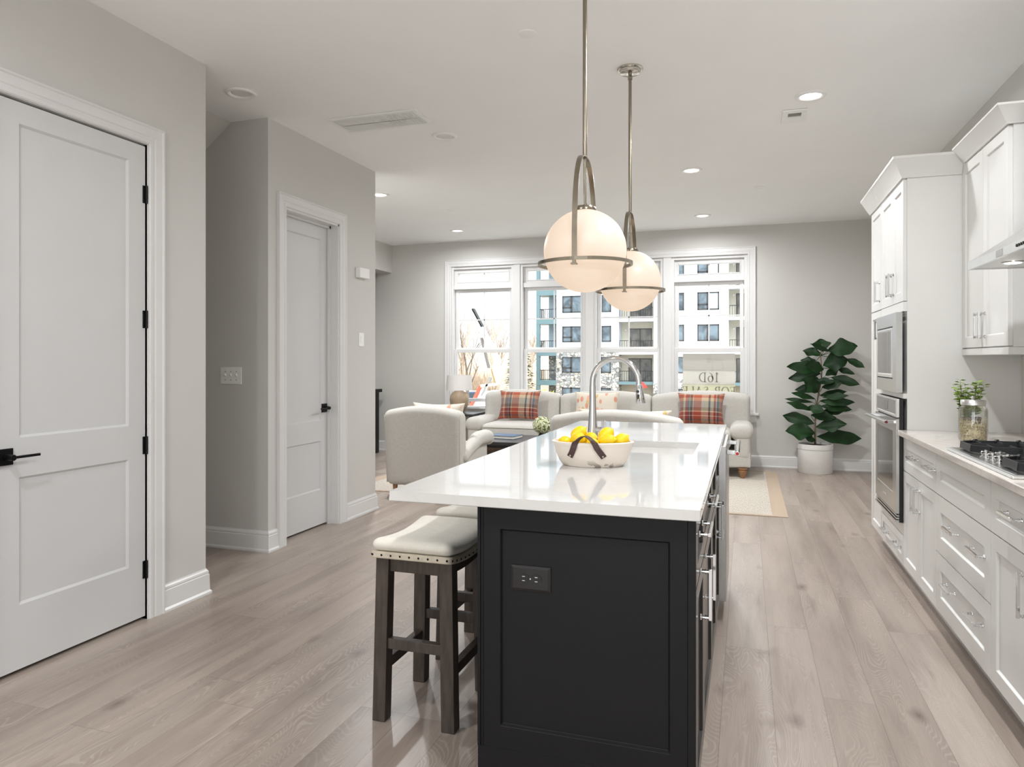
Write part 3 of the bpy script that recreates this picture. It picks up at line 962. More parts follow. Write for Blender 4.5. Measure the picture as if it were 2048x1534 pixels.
# ------------------------------------------------------------------ wall fittings
b = MB().box(XM, XM + .045, 5.246, 5.405, 2.0, 2.085)
t = thing('door_chime', 'white rectangular chime box high on the hall wall', 'door chime', (XM, 5.376, 2.04))
part(t, b, 'cover', M['white_plastic'], bevel=.005)
t = thing('wall_switch', 'slim white rocker switch on the pale wall right of the second door', 'light switch', (XM, 5.335, 1.48))
part(t, MB().box(XM, XM + .006, 5.295, 5.376, 1.425, 1.540), 'switch_plate', M['white_plastic'], bevel=.002)
part(t, MB().box(XM + .005, XM + .010, 5.319, 5.352, 1.450, 1.515), 'rocker', M['white_plastic'], bevel=.001)
t = thing('triple_switch', 'white triple toggle switch plate on the shaded hall wall', 'light switch', (-3.402, 4.10, 1.2))
part(t, MB().box(-3.489, -3.316, 4.094, 4.10, 1.142, 1.260), 'switch_plate', M['white_plastic'], bevel=.002)
for x in (-3.448, -3.402, -3.356):
    tb = MB()
    tb.hexa([(x - .005, 4.0945, 1.193), (x + .005, 4.0945, 1.193), (x + .005, 4.0945, 1.215), (x - .005, 4.0945, 1.215),
             (x - .004, 4.082, 1.208), (x + .004, 4.082, 1.208), (x + .004, 4.082, 1.216), (x - .004, 4.082, 1.216)])
    part(t, tb, 'toggle', M['white_plastic'])
    for zz in (1.172, 1.230):
        part(t, MB().cyl((x, 4.0945, zz), (x, 4.0925, zz), .0035, n=8), 'screw', M['grey_plastic'])

# ------------------------------------------------------------------ kitchen: right-hand run
FX = .868                                            # front plane of doors
def MF(a, b, d, x=FX):                               # faces -x : a along y, b up, d outward
    return (x - d, a, b)

def pull(parent, Mx, a, b, L, vertical, proj=.034, label=None, name='handle', m=None):
    h = MB()
    s = .0055
    if vertical:
        h.boxm(Mx, a - s, a + s, b - L / 2, b + L / 2, proj - .010, proj)
        ends = ((a, b - L / 2 + .008), (a, b + L / 2 - .008))
    else:
        h.boxm(Mx, a - L / 2, a + L / 2, b - s, b + s, proj - .010, proj)
        ends = ((a - L / 2 + .008, b), (a + L / 2 - .008, b))
    for (p, q) in ends:
        h.cyl(Mx(p, q, 0), Mx(p, q, .005), .0095, .008, 12)
        h.cyl(Mx(p, q, .004), Mx(p, q, proj - .004), .0055, n=10)
        h.cyl(Mx(p, q, .014), Mx(p, q, .018), .0075, n=10)
    part(parent, h, name, m or M['chrome'], smooth=35, bevel=.001, label=label)

def front(parent, a0, a1, b0, b1, name, stile=.057, handles=(), x=FX, Mx=None, m=None, flat=False, rec=.009):
    Mx = Mx or (lambda a, b, d: MF(a, b, d, x))
    Mi = lambda a, b, d: Mx(a, b, d - .020)
    g = .0018
    st = min(stile, (b1 - b0) * .36)
    holes = [] if flat else [(a0 + g + stile, a1 - g - stile, b0 + g + st, b1 - g - st)]
    p = part(parent, MB().panel(Mi, a0 + g, a1 - g, b0 + g, b1 - g, .020, holes, rec=rec, slope=.006), name, m or M['cab'], bevel=.0015)
    for (a, b, L, v) in handles:
        pull(p, Mx, a, b, L, v)
    return p

def body(parent, a0, a1, z0, z1, x0, x1=XR - .003, toe=True):
    b = MB()
    b.box(x0, x1, a0, a1, z0, z1)
    if toe:
        b.box(x0 + .055, x1, a0, a1, .0, z0)
    part(parent, b, 'carcass', M['cab'])

BX = FX + .020
t = thing('base_cabinet', 'white base cabinet beside the oven tower, one drawer over two doors', 'base cabinet', (BX, 4.27, 0), group='white base cabinets')
body(t, 3.894, 4.64, .112, .872, BX)
front(t, 3.894, 4.64, .671, .860, 'drawer', handles=[(4.335, .776, .15, False), (3.975, .776, .15, False)])
front(t, 4.267, 4.64, .115, .669, 'door', handles=[(4.302, .562, .128, True)])
front(t, 3.894, 4.267, .115, .669, 'door', handles=[(4.232, .562, .128, True)])

t = thing('base_cabinet', 'white base cabinet below the cooktop with a plain top panel and two wide drawers', 'base cabinet', (BX, 3.49, 0), group='white base cabinets')
body(t, 3.087, 3.894, .112, .872, BX)
front(t, 3.087, 3.894, .671, .860, 'false_front', stile=.075)
front(t, 3.087, 3.894, .396, .669, 'drawer', stile=.075, handles=[(3.585, .556, .15, False), (3.225, .556, .15, False)])
front(t, 3.087, 3.894, .115, .394, 'drawer', stile=.075, handles=[(3.63, .285, .15, False), (3.245, .285, .15, False)])

t = thing('base_cabinet', 'white base cabinet nearest the camera, its doors with long paired handles', 'base cabinet', (BX, 2.67, 0), group='white base cabinets')
body(t, 2.26, 3.087, .112, .872, BX)
front(t, 2.26, 3.087, .671, .860, 'drawer', handles=[(2.835, .777, .15, False), (2.50, .777, .15, False)])
front(t, 2.673, 3.087, .115, .669, 'door', handles=[(2.715, .545, .15, True)])
front(t, 2.26, 2.673, .115, .669, 'door', handles=[(2.632, .545, .15, True)])

CT = .903
ct = MB()
ct.box(.838, XR - .003, 2.05, 4.643, CT - .030, CT)
solo(ct, 'perimeter_countertop', M['quartz2'], 'warm white quartz worktop on the right-hand base cabinets', 'countertop', (1.1, 3.4, CT), bevel=.003)
bs = MB()
bs.box(XR - .012, XR - .001, 2.05, 4.642, CT, 1.37)
solo(bs, 'backsplash', M['quartz2'], 'plain beige slab backsplash behind the cooktop', 'backsplash', (XR, 3.4, CT))

# crown profile: out, z
CR = [(0, 0), (.010, 0), (.014, .012), (.020, .020), (.058, .098), (.064, .104), (.064, .118), (0, .118)]

# tall units
t = thing('oven_tower', 'tall white cabinet tower holding the microwave and wall oven', 'tall cabinet', (BX, 5.0, 0))
b = MB()
b.box(BX, XR - .003, 4.645, 5.347, .112, 2.372)
b.box(BX + .055, XR - .003, 4.645, 5.347, 0, .112)
part(t, b, 'carcass', M['cab'])
front(t, 4.967, 5.347, 1.652, 2.362, 'door', handles=[(5.005, 1.775, .14, True)])
front(t, 4.649, 4.967, 1.652, 2.362, 'door', handles=[(4.930, 1.775, .14, True)])
front(t, 4.649, 5.347, .115, .290, 'drawer', stile=.05, handles=[(5.145, .205, .15, False), (4.775, .205, .15, False)])
for z_ in ((1.594, 1.650), (1.085, 1.114), (.292, .360)):
    part(t, MB().boxm(lambda a, b_, d: MF(a, b_, d), 4.649, 5.347, *z_, -.02, 0), 'filler', M['cab'])
c = MB()
c.sweep([(FX, 5.347, 2.365), (FX, 4.645, 2.365), (1.163, 4.645, 2.365)], CR, side=-1)
part(t, c, 'crown_moulding', M['cab'], smooth=30)

t = thing('pantry_cabinet', 'narrow tall white pantry cabinet at the far end of the kitchen run', 'tall cabinet', (BX, 5.55, 0))
b = MB()
b.box(BX, XR - .003, 5.349, 5.755, .112, 2.372)
b.box(BX + .055, XR - .003, 5.349, 5.755, 0, .112)
part(t, b, 'carcass', M['cab'])
front(t, 5.351, 5.752, 1.652, 2.362, 'door', stile=.05, handles=[(5.415, 1.775, .14, True)])
front(t, 5.351, 5.752, .115, 1.648, 'door', stile=.05, handles=[(5.415, 1.513, .128, True)])
c = MB()
c.sweep([(XR - .003, 5.755, 2.365), (FX, 5.755, 2.365), (FX, 5.349, 2.365)], CR, side=-1)
part(t, c, 'crown_moulding', M['cab'], smooth=30)

# microwave
MO = lambda a, b, d: (FX - d, a, b)
t = thing('microwave', 'stainless built-in microwave above the wall oven', 'microwave', (FX, 5.0, 1.117))
b = MB()
b.panel(MO, 4.662, 5.318, 1.118, 1.590, .034, [(4.775, 5.290, 1.196, 1.512)], rec=.006, slope=.003)
part(t, b, 'trim_frame', M['steel'], bevel=.002)
b = MB()
b.panel(MO, 4.785, 5.282, 1.204, 1.504, .036, [(4.800, 5.268, 1.222, 1.492)], rec=.003, slope=.003)
part(t, b, 'door', M['steel_light'], bevel=.001)
b = MB().boxm(MO, 4.885, 5.262, 1.228, 1.486, .032, .0345)
part(t, b, 'window', M['glassblack'])
b = MB().boxm(MO, 4.806, 4.878, 1.228, 1.486, .032, .0345)
part(t, b, 'control_panel', M['glassblack'])
b = MB()
b.boxm(MO, 4.785, 5.282, 1.505, 1.510, .029, .0345)
part(t, b, 'vent_slot', M['dark'])
b = MB().boxm(MO, 4.785, 5.282, 1.197, 1.202, .029, .0345)
part(t, b, 'vent_slot', M['dark'])

# wall oven
t = thing('wall_oven', 'stainless wall oven with a dark glass door and bar handle', 'oven', (FX, 5.0, .362))
part(t, MB().boxm(MO, 4.650, 5.345, .362, 1.083, 0, .020), 'chassis', M['blackplastic'])
b = MB().panel(MO, 4.652, 5.343, .975, 1.083, .034, [(4.69, 5.31, .988, 1.072)], rec=.003, slope=.003)
part(t, b, 'control_panel', M['steel_light'], bevel=.0015)
b = MB().boxm(MO, 4.695, 5.305, .991, 1.069, .030, .0325)
part(t, b, 'display', M['glassblack'])
part(t, MB().boxm(MO, 4.93, 5.04, 1.004, 1.056, .032, .0335), 'screen', M['grey_plastic'])
b = MB().panel(MO, 4.652, 5.343, .412, .966, .036, [(4.755, 5.285, .520, .890)], rec=.004, slope=.006)
dr = part(t, b, 'door', M['steel'], bevel=.002)
part(dr, MB().boxm(MO, 4.760, 5.280, .525, .885, .031, .0335), 'door_glass', M['glassblack'])
part(dr, MB().boxm(MO, 4.965, 5.065, .466, .476, .035, .0366), 'badge', M['steel_light'])
hb = MB()
hb.cyl(MO(4.662, .945, .086), MO(5.335, .945, .086), .0125, n=18)
for a in (4.700, 5.295):
    hb.boxm(MO, a - .012, a + .012, .935, .955, .034, .086)
hh = part(dr, hb, 'handle', M['chrome'], smooth=40, bevel=.002)
part(dr, MB().cyl(MO(4.662, .945, .086), MO(4.6605, .945, .086), .0085, n=16), 'red_handle_medallion', mat('medallion_red', rgb(110, 34, 34), .4), label='dark red handle end medallion')
b = MB()
for k in range(3):
    b.boxm(MO, 4.652, 5.343, .366 + k * .015, .375 + k * .015, .018, .040 - k * .004)
part(t, b, 'vent_grille', M['steel'])

# upper cabinet
UX = 1.165
MU = lambda a, b, d: MF(a, b, d, UX)
t = thing('upper_cabinet', 'white two door upper cabinet between the oven tower and the range hood', 'upper cabinet', (UX, 4.26, 1.34))
b = MB()
b.box(UX + .020, XR - .013, 3.885, 4.643, 1.372, 2.43)
part(t, b, 'carcass', M['cab'])
front(t, 4.266, 4.643, 1.376, 2.410, 'door', handles=[(4.303, 1.490, .135, True)], x=UX)
front(t, 3.893, 4.266, 1.376, 2.410, 'door', handles=[(4.232, 1.490, .135, True)], x=UX)
part(t, MB().box(UX - .001, XR - .013, 3.885, 4.643, 1.336, 1.371), 'light_rail', M['cab'], bevel=.002)
c = MB()
c.sweep([(UX, 4.578, 2.412), (UX, 3.885, 2.412), (XR - .013, 3.885, 2.412)], [(o, z * .72) for o, z in CR], side=-1)
part(t, c, 'crown_moulding', M['cab'], smooth=30)

t = thing('hood_cabinet', 'recessed white cabinet above the range hood', 'upper cabinet', (1.3, 3.3, 2.0))
part(t, MB().box(1.222, XR - .013, 2.72, 3.812, 1.955, 2.50), 'carcass', M['cab'])
front(t, 3.290, 3.810, 1.962, 2.43, 'door', x=1.222 - .001)
front(t, 2.725, 3.290, 1.962, 2.43, 'door', x=1.222 - .001)

# range hood
t = thing('range_hood', 'stainless wall range hood over the cooktop', 'range hood', (1.2, 3.25, 1.70))
HX, HY0, HY1 = .955, 2.80, 3.715
b = MB()
z0, z1 = 1.717, 1.752
b.panel(lambda a, bb, d: (HX + .012 - d, a, bb), HY0, HY1, z0, z1, .012, [])
b.box(HX + .012, XR - .014, HY0, HY0 + .004, z0, z1)
b.box(HX + .012, XR - .014, HY1 - .004, HY1, z0, z1)
part(t, b, 'fascia', M['steel_light'])
b = MB()
b.loops([[(HX, HY0, z1), (XR - .014, HY0, z1), (XR - .014, HY1, z1), (HX, HY1, z1)],
         [(1.245, HY0 + .13, 1.953), (XR - .014, HY0 + .13, 1.953), (XR - .014, HY1 - .13, 1.953), (1.245, HY1 - .13, 1.953)]])
part(t, b, 'canopy', M['steel'])
part(t, MB().box(HX + .013, XR - .02, HY0 + .005, HY1 - .005, z0 + .004, z0 + .012), 'underside', M['steel'])
for k in range(2):
    y0 = HY0 + .06 + k * .40
    b = MB()
    b.box(HX + .22, XR - .06, y0, y0 + .36, z0 - .001, z0 + .004)
    part(t, b, 'baffle_filter', M['iron'])
for y in (3.50, 3.0):
    l = MB().lathe([(.042, 0), (.042, -.004), (.034, -.005)], (HX + .11, y, z0 + .005), 24)
    r = part(t, l, 'lamp_ring', M['chrome'], smooth=40)
    l = MB().lathe([(.032, 0), (.030, -.002)], (HX + .11, y, z0 + .0005), 24)
    part(r, l, 'lamp_lens', M['hoodled'])
part(t, MB().box(HX - .003, HX, 3.255, 3.325, z0 + .004, z1 - .004), 'badge', M['steel'], bevel=.001)
for k in range(5):
    y = 3.095 - k * .022
    part(t, MB().cyl((HX, y, 1.735), (HX - .004, y, 1.735), .0055, n=12), 'button', M['black'])

# cooktop
t = thing('gas_cooktop', 'stainless gas cooktop with black cast iron grates', 'cooktop', (1.1, 3.26, CT))
KX0, KX1, KY0, KY1 = .862, 1.385, 2.842, 3.690
b = MB()
b.box(KX0, KX1, KY0, KY1, CT, CT + .012)
part(t, b, 'tray', M['steel_light'], bevel=.004)
part(t, MB().box(KX0 + .014, KX1 - .014, KY0 + .014, KY1 - .014, CT + .011, CT + .0135), 'deck', M['steel'])
zg = CT + .014
def grate(y0, y1, x0, x1, notch):
    g = MB()
    hh_ = .034
    def bar(p, q, w=.010, zt=zg + hh_, zb=zg + hh_ - .016):
        p, q = Vector(p), Vector(q)
        d = (q - p).normalized()
        n = Vector((-d.y, d.x)) * w / 2
        g.hexa([(p.x - n.x, p.y - n.y, zb), (q.x - n.x, q.y - n.y, zb), (q.x + n.x, q.y + n.y, zb), (p.x + n.x, p.y + n.y, zb),
                (p.x - n.x * .6, p.y - n.y * .6, zt), (q.x - n.x * .6, q.y - n.y * .6, zt), (q.x + n.x * .6, q.y + n.y * .6, zt), (p.x + n.x * .6, p.y + n.y * .6, zt)])
    c = notch
    loop = [(x0 + c, y0), (x1 - .02, y0), (x1, y0 + .02), (x1, y1 - .02), (x1 - .02, y1), (x0 + c, y1), (x0, y1 - c), (x0, y0 + c)]
    for i in range(len(loop)):
        bar(loop[i], loop[(i + 1) % len(loop)], .013, zg + hh_, zg + .006)
    ym, xm = (y0 + y1) / 2, (x0 + x1) / 2
    for k in range(5):
        x = x0 + (x1 - x0) * (k + .8) / 5.6
        bar((x, y0 + .004), (x, y0 + (y1 - y0) * .34))
        bar((x, y1 - .004), (x, y1 - (y1 - y0) * .34))
        g.hexa([(x - .007, y1 - .02, zg + hh_), (x + .007, y1 - .02, zg + hh_), (x + .007, y1 + .008, zg + hh_), (x - .007, y1 + .008, zg + hh_),
                (x - .004, y1 - .02, zg + hh_ + .008), (x + .004, y1 - .02, zg + hh_ + .008), (x + .004, y1 + .004, zg + hh_ + .006), (x - .004, y1 + .004, zg + hh_ + .006)])
    bar((x0 + .005, ym), (x0 + (x1 - x0) * .30, ym))
    bar((x1 - .005, ym), (x1 - (x1 - x0) * .30, ym))
    bar((xm, y0), (xm, ym - .03))
    for (x, y) in ((x0 + c, y0 + .01), (x1 - .02, y0 + .01), (x0 + c, y1 - .01), (x1 - .02, y1 - .01)):
        g.box(x - .008, x + .008, y - .008, y + .008, zg - .001, zg + .008)
    part(t, g, 'grate', M['iron'])
grate(3.410, 3.672, .905, 1.368, .055)
grate(3.145, 3.390, 1.065, 1.368, .02)
grate(2.860, 3.125, .905, 1.368, .055)
for (x, y, r) in ((1.02, 3.54, .045), (1.26, 3.54, .038), (1.22, 3.27, .055), (1.02, 2.99, .045), (1.26, 2.99, .038)):
    bn = MB().lathe([(r, 0), (r, .007), (r * .8, .012), (r * .75, .018), (r * .3, .020)], (x, y, zg - .001), 28)
    part(t, bn, 'burner', M['iron'], smooth=40)
for (x, y) in ((.925, 3.345), (.965, 3.315), (.925, 3.262), (.965, 3.225), (.925, 3.185)):
    kb = MB()
    kb.lathe([(.022, 0), (.022, .004), (.015, .008), (.019, .014), (.019, .022), (.016, .025), (.003, .025)], (x, y, zg - .001), 24)
    kb.box(x - .0022, x + .0022, y - .015, y + .015, zg + .018, zg + .0275)
    part(t, kb, 'knob', M['chrome'], smooth=40)

# jar with grain, herb pot
jx, jy = 1.085, 4.13
jr = .064
t = thing('glass_jar', 'clear glass jar with a metal lid standing beyond the cooktop', 'jar', (jx, jy, CT))
def octo(r):
    return r
j = MB()
prof = [(jr * .5, .0), (jr * .96, .001), (jr, .010), (jr, .150), (jr * .94, .166), (jr * .80, .176), (jr * .80, .184)]
j.lathe(prof, (jx, jy, CT), 40, cap0=True, cap1=False)
j.lathe([(r - .003, z + .004 if z < .02 else z) for r, z in prof], (jx, jy, CT), 40, cap0=True, cap1=False)
part(t, j, 'jar_body', M['jar'], smooth=50)
l = MB().lathe([(jr * .82, .180), (jr * .86, .182), (jr * .86, .203), (jr * .82, .207), (jr * .2, .208)], (jx, jy, CT), 40)
ld = part(t, l, 'lid', M['steel_light'], smooth=40)
part(ld, MB().lathe([(.010, .208), (.004, .212), (.011, .220), (.008, .226), (.002, .227)], (jx, jy, CT), 20), 'knob', M['chrome'], smooth=40)
g = MB()
for i in range(900):
    a, rr_ = rnd.uniform(0, 2 * PI), math.sqrt(rnd.random()) * (jr - .009)
    if i < 520:
        rr_ = jr - .0085
    z = CT + .010 + rnd.random() * (.080 + .012 * math.sin(a))
    p = Vector((jx + rr_ * math.cos(a), jy + rr_ * math.sin(a), z))
    d = Vector((rnd.uniform(-1, 1), rnd.uniform(-1, 1), rnd.uniform(-1, 1))).normalized() * .0035
    g.tube([p - d, p, p + d], [.0006, .0024, .0006], 5)
g.lathe([(jr * .4, .006), (jr * .84, .008), (jr * .84, .080), (jr * .3, .086)], (jx, jy, CT), 24)
solo(g, 'dry_grain', M['grain'], 'pale dry grain filling the lower half of the glass jar', 'grain', (jx, jy, CT), kind='stuff')

hx, hy = 1.140, 4.37
t = thing('potted_herb', 'small leafy green herb in a brown pot behind the glass jar', 'potted plant', (hx, hy, CT))
p_ = MB().lathe([(.034, 0), (.043, .085), (.046, .095), (.046, .103), (.041, .103), (.038, .09)], (hx, hy, CT), 28)
part(t, p_, 'pot', M['clay'], smooth=40)
f = MB()
sm = MB()
for i in range(44):
    a = rnd.uniform(0, 2 * PI)
    L = rnd.uniform(.05, .205)
    lean = rnd.uniform(.03, .30)
    base_ = Vector((hx - .012 + .02 * math.cos(a), hy + .02 * math.sin(a), CT + .10))
    tip = base_ + Vector((math.cos(a) * lean * L, math.sin(a) * lean * L, L * (1 - .25 * lean)))
    sm.tube([base_, (base_ + tip) / 2 + Vector((0, 0, .005)), tip], [.0016, .0013, .0008], 5)
    for k in range(7):
        q = base_.lerp(tip, .25 + .75 * k / 6)
        for s in (0, PI):
            b_ = a + k * 1.57 + s
            r = rnd.uniform(.011, .019)
            dx, dy = math.cos(b_), math.sin(b_)
            up = rnd.uniform(-.2, .5)
            c = q + Vector((dx * r, dy * r, up * r))
            e = q + Vector((dx * 2 * r, dy * 2 * r, up * 1.2 * r))
            n = Vector((-dy, dx, rnd.uniform(-.5, .5))) * r * .8
            f.face([q, c - n, e, c + n])
part(t, sm, 'stem', M['herb'])
part(t, f, 'foliage', M['herb'], recalc=False)

# ------------------------------------------------------------------ island
t = thing('kitchen_island', 'black kitchen island with panelled end and black cabinet fronts', 'island', (-.44, 3.2, 0))
IX0, IX1, IY0, IY1 = -.752, -.128, 1.962, 4.47
IZ = .886
b = MB()
b.box(IX0 + .02, IX1 - .022, IY0 + .021, 2.90, .10, IZ - .0005)
b.box(IX0 + .02, IX1 - .022, 2.90, 3.535, .10, IZ - .225)
b.box(IX0 + .02, IX1 - .022, 3.535, IY1 - .02, .10, IZ - .0005)
b.box(IX0 + .02, IX1 - .075, IY0 + .021, IY1 - .02, 0, .10)
part(t, b, 'carcass', M['island'])
MI = lambda a, b_, d: (a, IY0 + .020 - d, b_)
b = MB().panel(MI, IX0 + .019, IX1 - .022, .178, IZ - .001, .018, [(-.682, -.196, .243, .817)], rec=.010, slope=.005)
part(t, b, 'end_panel', M['island'], bevel=.001)
b = MB()
b.box(IX0 + .001, IX0 + .018, IY0 + .001, IY1, .178, IZ - .001)
b.box(IX0 + .001, IX0 + .010, IY0 - .004, IY0 + .012, .178, IZ - .001)
part(t, b, 'back_panel', M['island'], bevel=.0015)
b = MB().box(IX1 - .021, IX1, IY0 + .001, IY0 + .022, 0, IZ - .001)
part(t, b, 'corner_stile', M['island'], bevel=.001)
b = MB()
b.sweep([(IX0, IY1 - .02, 0), (IX0, IY0 + .003, 0), (IX1 - .022, IY0 + .003, 0)],
        [(0, 0), (.009, 0), (.009, .168), (.004, .176), (0, .177)], side=1)
part(t, b, 'plinth', M['island'], bevel=.001)
MR = lambda a, b_, d: (IX1 + d, a, b_)
def ifront(a0, a1, b0, b1, name, handles=(), stile=.05):
    front(t, a0, a1, b0, b1, name, stile=stile, handles=handles, Mx=MR, m=M['island_satin'])
ifront(1.985, 2.345, .690, .880, 'drawer', [(2.165, .815, .16, False)])
ifront(1.985, 2.345, .105, .687, 'door', [(2.155, .625, .15, True)])
ifront(2.345, 2.90, .690, .880, 'drawer', [(2.62, .815, .16, False)])
ifront(2.345, 2.90, .105, .687, 'door', [(2.42, .60, .15, True)])
ifront(2.90, 3.30, .690, .880, 'false_front')
ifront(2.90, 3.30, .105, .687, 'door', [(3.25, .60, .15, True)])
ifront(3.30, 3.70, .690, .880, 'false_front')
ifront(3.30, 3.70, .105, .687, 'door', [(3.35, .60, .15, True)])

t = thing('dishwasher', 'stainless dishwasher front at the far end of the island', 'dishwasher', (-.11, 4.05, .1))
MDW = lambda a, b_, d: (IX1 - .012 + d, a, b_)
part(t, MB().boxm(MDW, 3.705, 4.305, .105, .880, 0, .046), 'door', M['steel'], bevel=.003)
hb = MB()
hb.cyl(MDW(3.725, .842, .098), MDW(4.285, .842, .098), .0125, n=18)
for a in (3.775, 4.235):
    hb.boxm(MDW, a - .012, a + .012, .832, .852, .046, .098)
part(t, hb, 'handle', M['chrome'], smooth=40, bevel=.002)
part(t, MB().cyl(MDW(3.725, .842, .098), MDW(3.7235, .842, .098), .0085, n=16), 'red_handle_medallion', M['sun_red'], label='red handle end medallion')

# worktop with sink cut-out
SX0, SX1, SY0, SY1 = -.545, -.212, 2.93, 3.505
TX0, TX1, TY0, TY1 = -1.022, -.114, 1.925, 4.535
b = MB()
b.panel(lambda a, b_, d: (a, b_, IZ + d), TX0, TX1, TY0, TY1, .030, [(SX0, SX1, SY0, SY1)], rec=.0302, slope=.0001)
bm_ = b.bm
dl = [f for f in bm_.faces if abs(f.calc_center_median().x - (SX0 + SX1) / 2) < .01 and abs(f.calc_center_median().y - (SY0 + SY1) / 2) < .01]
bmesh.ops.delete(bm_, geom=dl, context='FACES')
# underside with the same hole
A, B = (TX0, SX0, SX1, TX1), (TY0, SY0, SY1, TY1)
for i in range(3):
    for jx_ in range(3):
        if not (i == 1 and jx_ == 1):
            b.face([(A[i], B[jx_], IZ), (A[i + 1], B[jx_], IZ), (A[i + 1], B[jx_ + 1], IZ), (A[i], B[jx_ + 1], IZ)])
bmesh.ops.remove_doubles(bm_, verts=bm_.verts, dist=1e-4)
solo(b, 'island_countertop', M['quartz'], 'glossy white quartz worktop overhanging the black island', 'countertop', (-.57, 3.2, IZ), bevel=.002)
IT = IZ + .030
s = MB()
d_ = .20
s.box(SX0 - .012, SX0, SY0 - .012, SY1 + .012, IZ - d_, IZ)
s.box(SX1, SX1 + .012, SY0 - .012, SY1 + .012, IZ - d_, IZ)
s.box(SX0, SX1, SY0 - .012, SY0, IZ - d_, IZ)
s.box(SX0, SX1, SY1, SY1 + .012, IZ - d_, IZ)
s.box(SX0 - .012, SX1 + .012, SY0 - .012, SY1 + .012, IZ - d_ - .012, IZ - d_)
t = thing('undermount_sink', 'white undermount sink sunk in the island worktop', 'sink', (-.38, 3.2, IZ - .2))
part(t, s, 'basin', M['porcelain'])
part(t, MB().lathe([(.045, 0), (.045, .003), (.030, .002)], (-.38, 3.2, IZ - d_), 24), 'drain', M['chrome'], smooth=40)

# outlet
t = thing('outlet_plate', 'black duplex outlet plate on the island end panel', 'outlet', (-.59, IY0 + .012, .68))
yo = IY0 + .012
MOu = lambda a, b_, d: (a, yo - d, b_)
b = MB()
b.loops([[MOu(*p, 0) for p in ((-.651, .643), (-.531, .643), (-.531, .715), (-.651, .715))],
         [MOu(*p, .004) for p in ((-.651, .643), (-.531, .643), (-.531, .715), (-.651, .715))],
         [MOu(*p, .007) for p in ((-.643, .650), (-.539, .650), (-.539, .708), (-.643, .708))]])
part(t, b, 'plate', M['blackplastic'])
for cx in (-.610, -.572):
    o_ = MB().lathe([(.0165, 0), (.0160, .002)], (0, 0, 0), 24, f=lambda p: MOu(cx + p[0], .679 + p[1] * .85, .0065 + p[2]))
    rc = part(t, o_, 'receptacle', M['blackplastic'])
    for dz in (-.006, .006):
        part(rc, MB().boxm(MOu, cx - .005, cx + .003, .679 + dz - .0009, .679 + dz + .0009, .0083, .0089), 'slot', M['steel_light'])
    part(rc, MB().cyl(MOu(cx + .0085, .679, .0083), MOu(cx + .0085, .679, .0089), .0024, n=10), 'ground_hole', M['dark'])
part(t, MB().cyl(MOu(-.591, .679, .0065), MOu(-.591, .679, .0078), .0025, n=10), 'screw', M['steel'])

# faucet
fx, fy = -.672, 3.235
t = thing('kitchen_faucet', 'tall chrome pull-down faucet arching over the island sink', 'faucet', (fx, fy, IT))
b = MB().lathe([(.031, 0), (.031, .003), (.0285, .006), (.026, .03), (.021, .09), (.0165, .16), (.0150, .20), (.0145, .275)], (fx, fy, IT), 32)
part(t, b, 'body', M['chrome'], smooth=50)
R_ = .108
dirx, diry = math.cos(.10), math.sin(.10) * -1
pts = [(fx, fy, IT + .265)]
for i in range(0, 19):
    a = PI - (PI * 1.02) * i / 18
    o_ = R_ + R_ * math.cos(a)
    pts.append((fx + dirx * o_, fy + diry * o_, IT + .292 + R_ * math.sin(a)))
e = Vector(pts[-1])
part(t, MB().tube(pts, .0130, 18), 'spout', M['chrome'], smooth=60)
dn = Vector((dirx * .10, diry * .10, -1)).normalized()
b = MB().tube([e, e + dn * .006, e + dn * .03, e + dn * .085, e + dn * .088], [.0135, .0155, .0165, .0220, .0200], 24)
sp_ = part(t, b, 'spray_head', M['chrome'], smooth=50)
for (q, ln) in ((.032, .007), (.056, .014)):
    c_ = e + dn * q + Vector((-.25, -.97, 0)).normalized() * .0172
    part(sp_, MB().rbox(tuple(c_), (.012, .006, ln * 1.6), .004, 6), 'button', M['blackplastic'], smooth=60)
b = MB()
b.cyl((fx, fy, IT + .075), (fx + .040, fy - .010, IT + .075), .012, n=16)
b.tube([(fx + .040, fy - .010, IT + .075), (fx + .055, fy - .014, IT + .082), (fx + .060, fy - .015, IT + .118)], [.010, .0075, .0055], 12)
part(t, b, 'lever', M['chrome'], smooth=50)

# bowl with straps and lemons
bx, by = -.548, 2.640
br = math.radians(6)
t = thing('oval_bowl', 'oval white distressed bowl with brown leather straps on the island', 'bowl', (bx, by, IT))
prof = [(.100, 0), (.112, .001), (.126, .018), (.140, .050), (.146, .074), (.148, .078), (.153, .084), (.154, .090), (.149, .093), (.141, .090),
        (.137, .076), (.128, .046), (.112, .018), (.06, .012)]
part(t, MB().lathe(prof, (bx, by, IT), 64, 1.0, .70, br), 'bowl_body', M['bowl'], smooth=50)
def on_bowl(u, z, r):
    """front wall at local x=u, radius r"""
    yy = -math.sqrt(max(0, 1 - (u / r) ** 2)) * r * .70
    return Vector((bx + u * math.cos(br) - yy * math.sin(br), by + u * math.sin(br) + yy * math.cos(br), IT + z))
st_ = MB()
pp, wdirs = [], []
def addp(u, z, r, wdir):
    pp.append(on_bowl(u, z, r)); wdirs.append(Vector(wdir))
addp(-.076, .040, .143, (.8, .2, -.5)); addp(-.068, .054, .147, (.8, .2, -.5)); addp(-.060, .074, .155, (.9, .1, -.3)); addp(-.054, .092, .160, (.9, .3, -.2))
for i in range(1, 8):
    a = i / 8
    u = -.054 + .072 * a
    addp(u, .092 + .026 * math.sin(PI * a), .160 - .010 * math.sin(PI * a), (.35 + .6 * abs(a - .5), .9, .0))
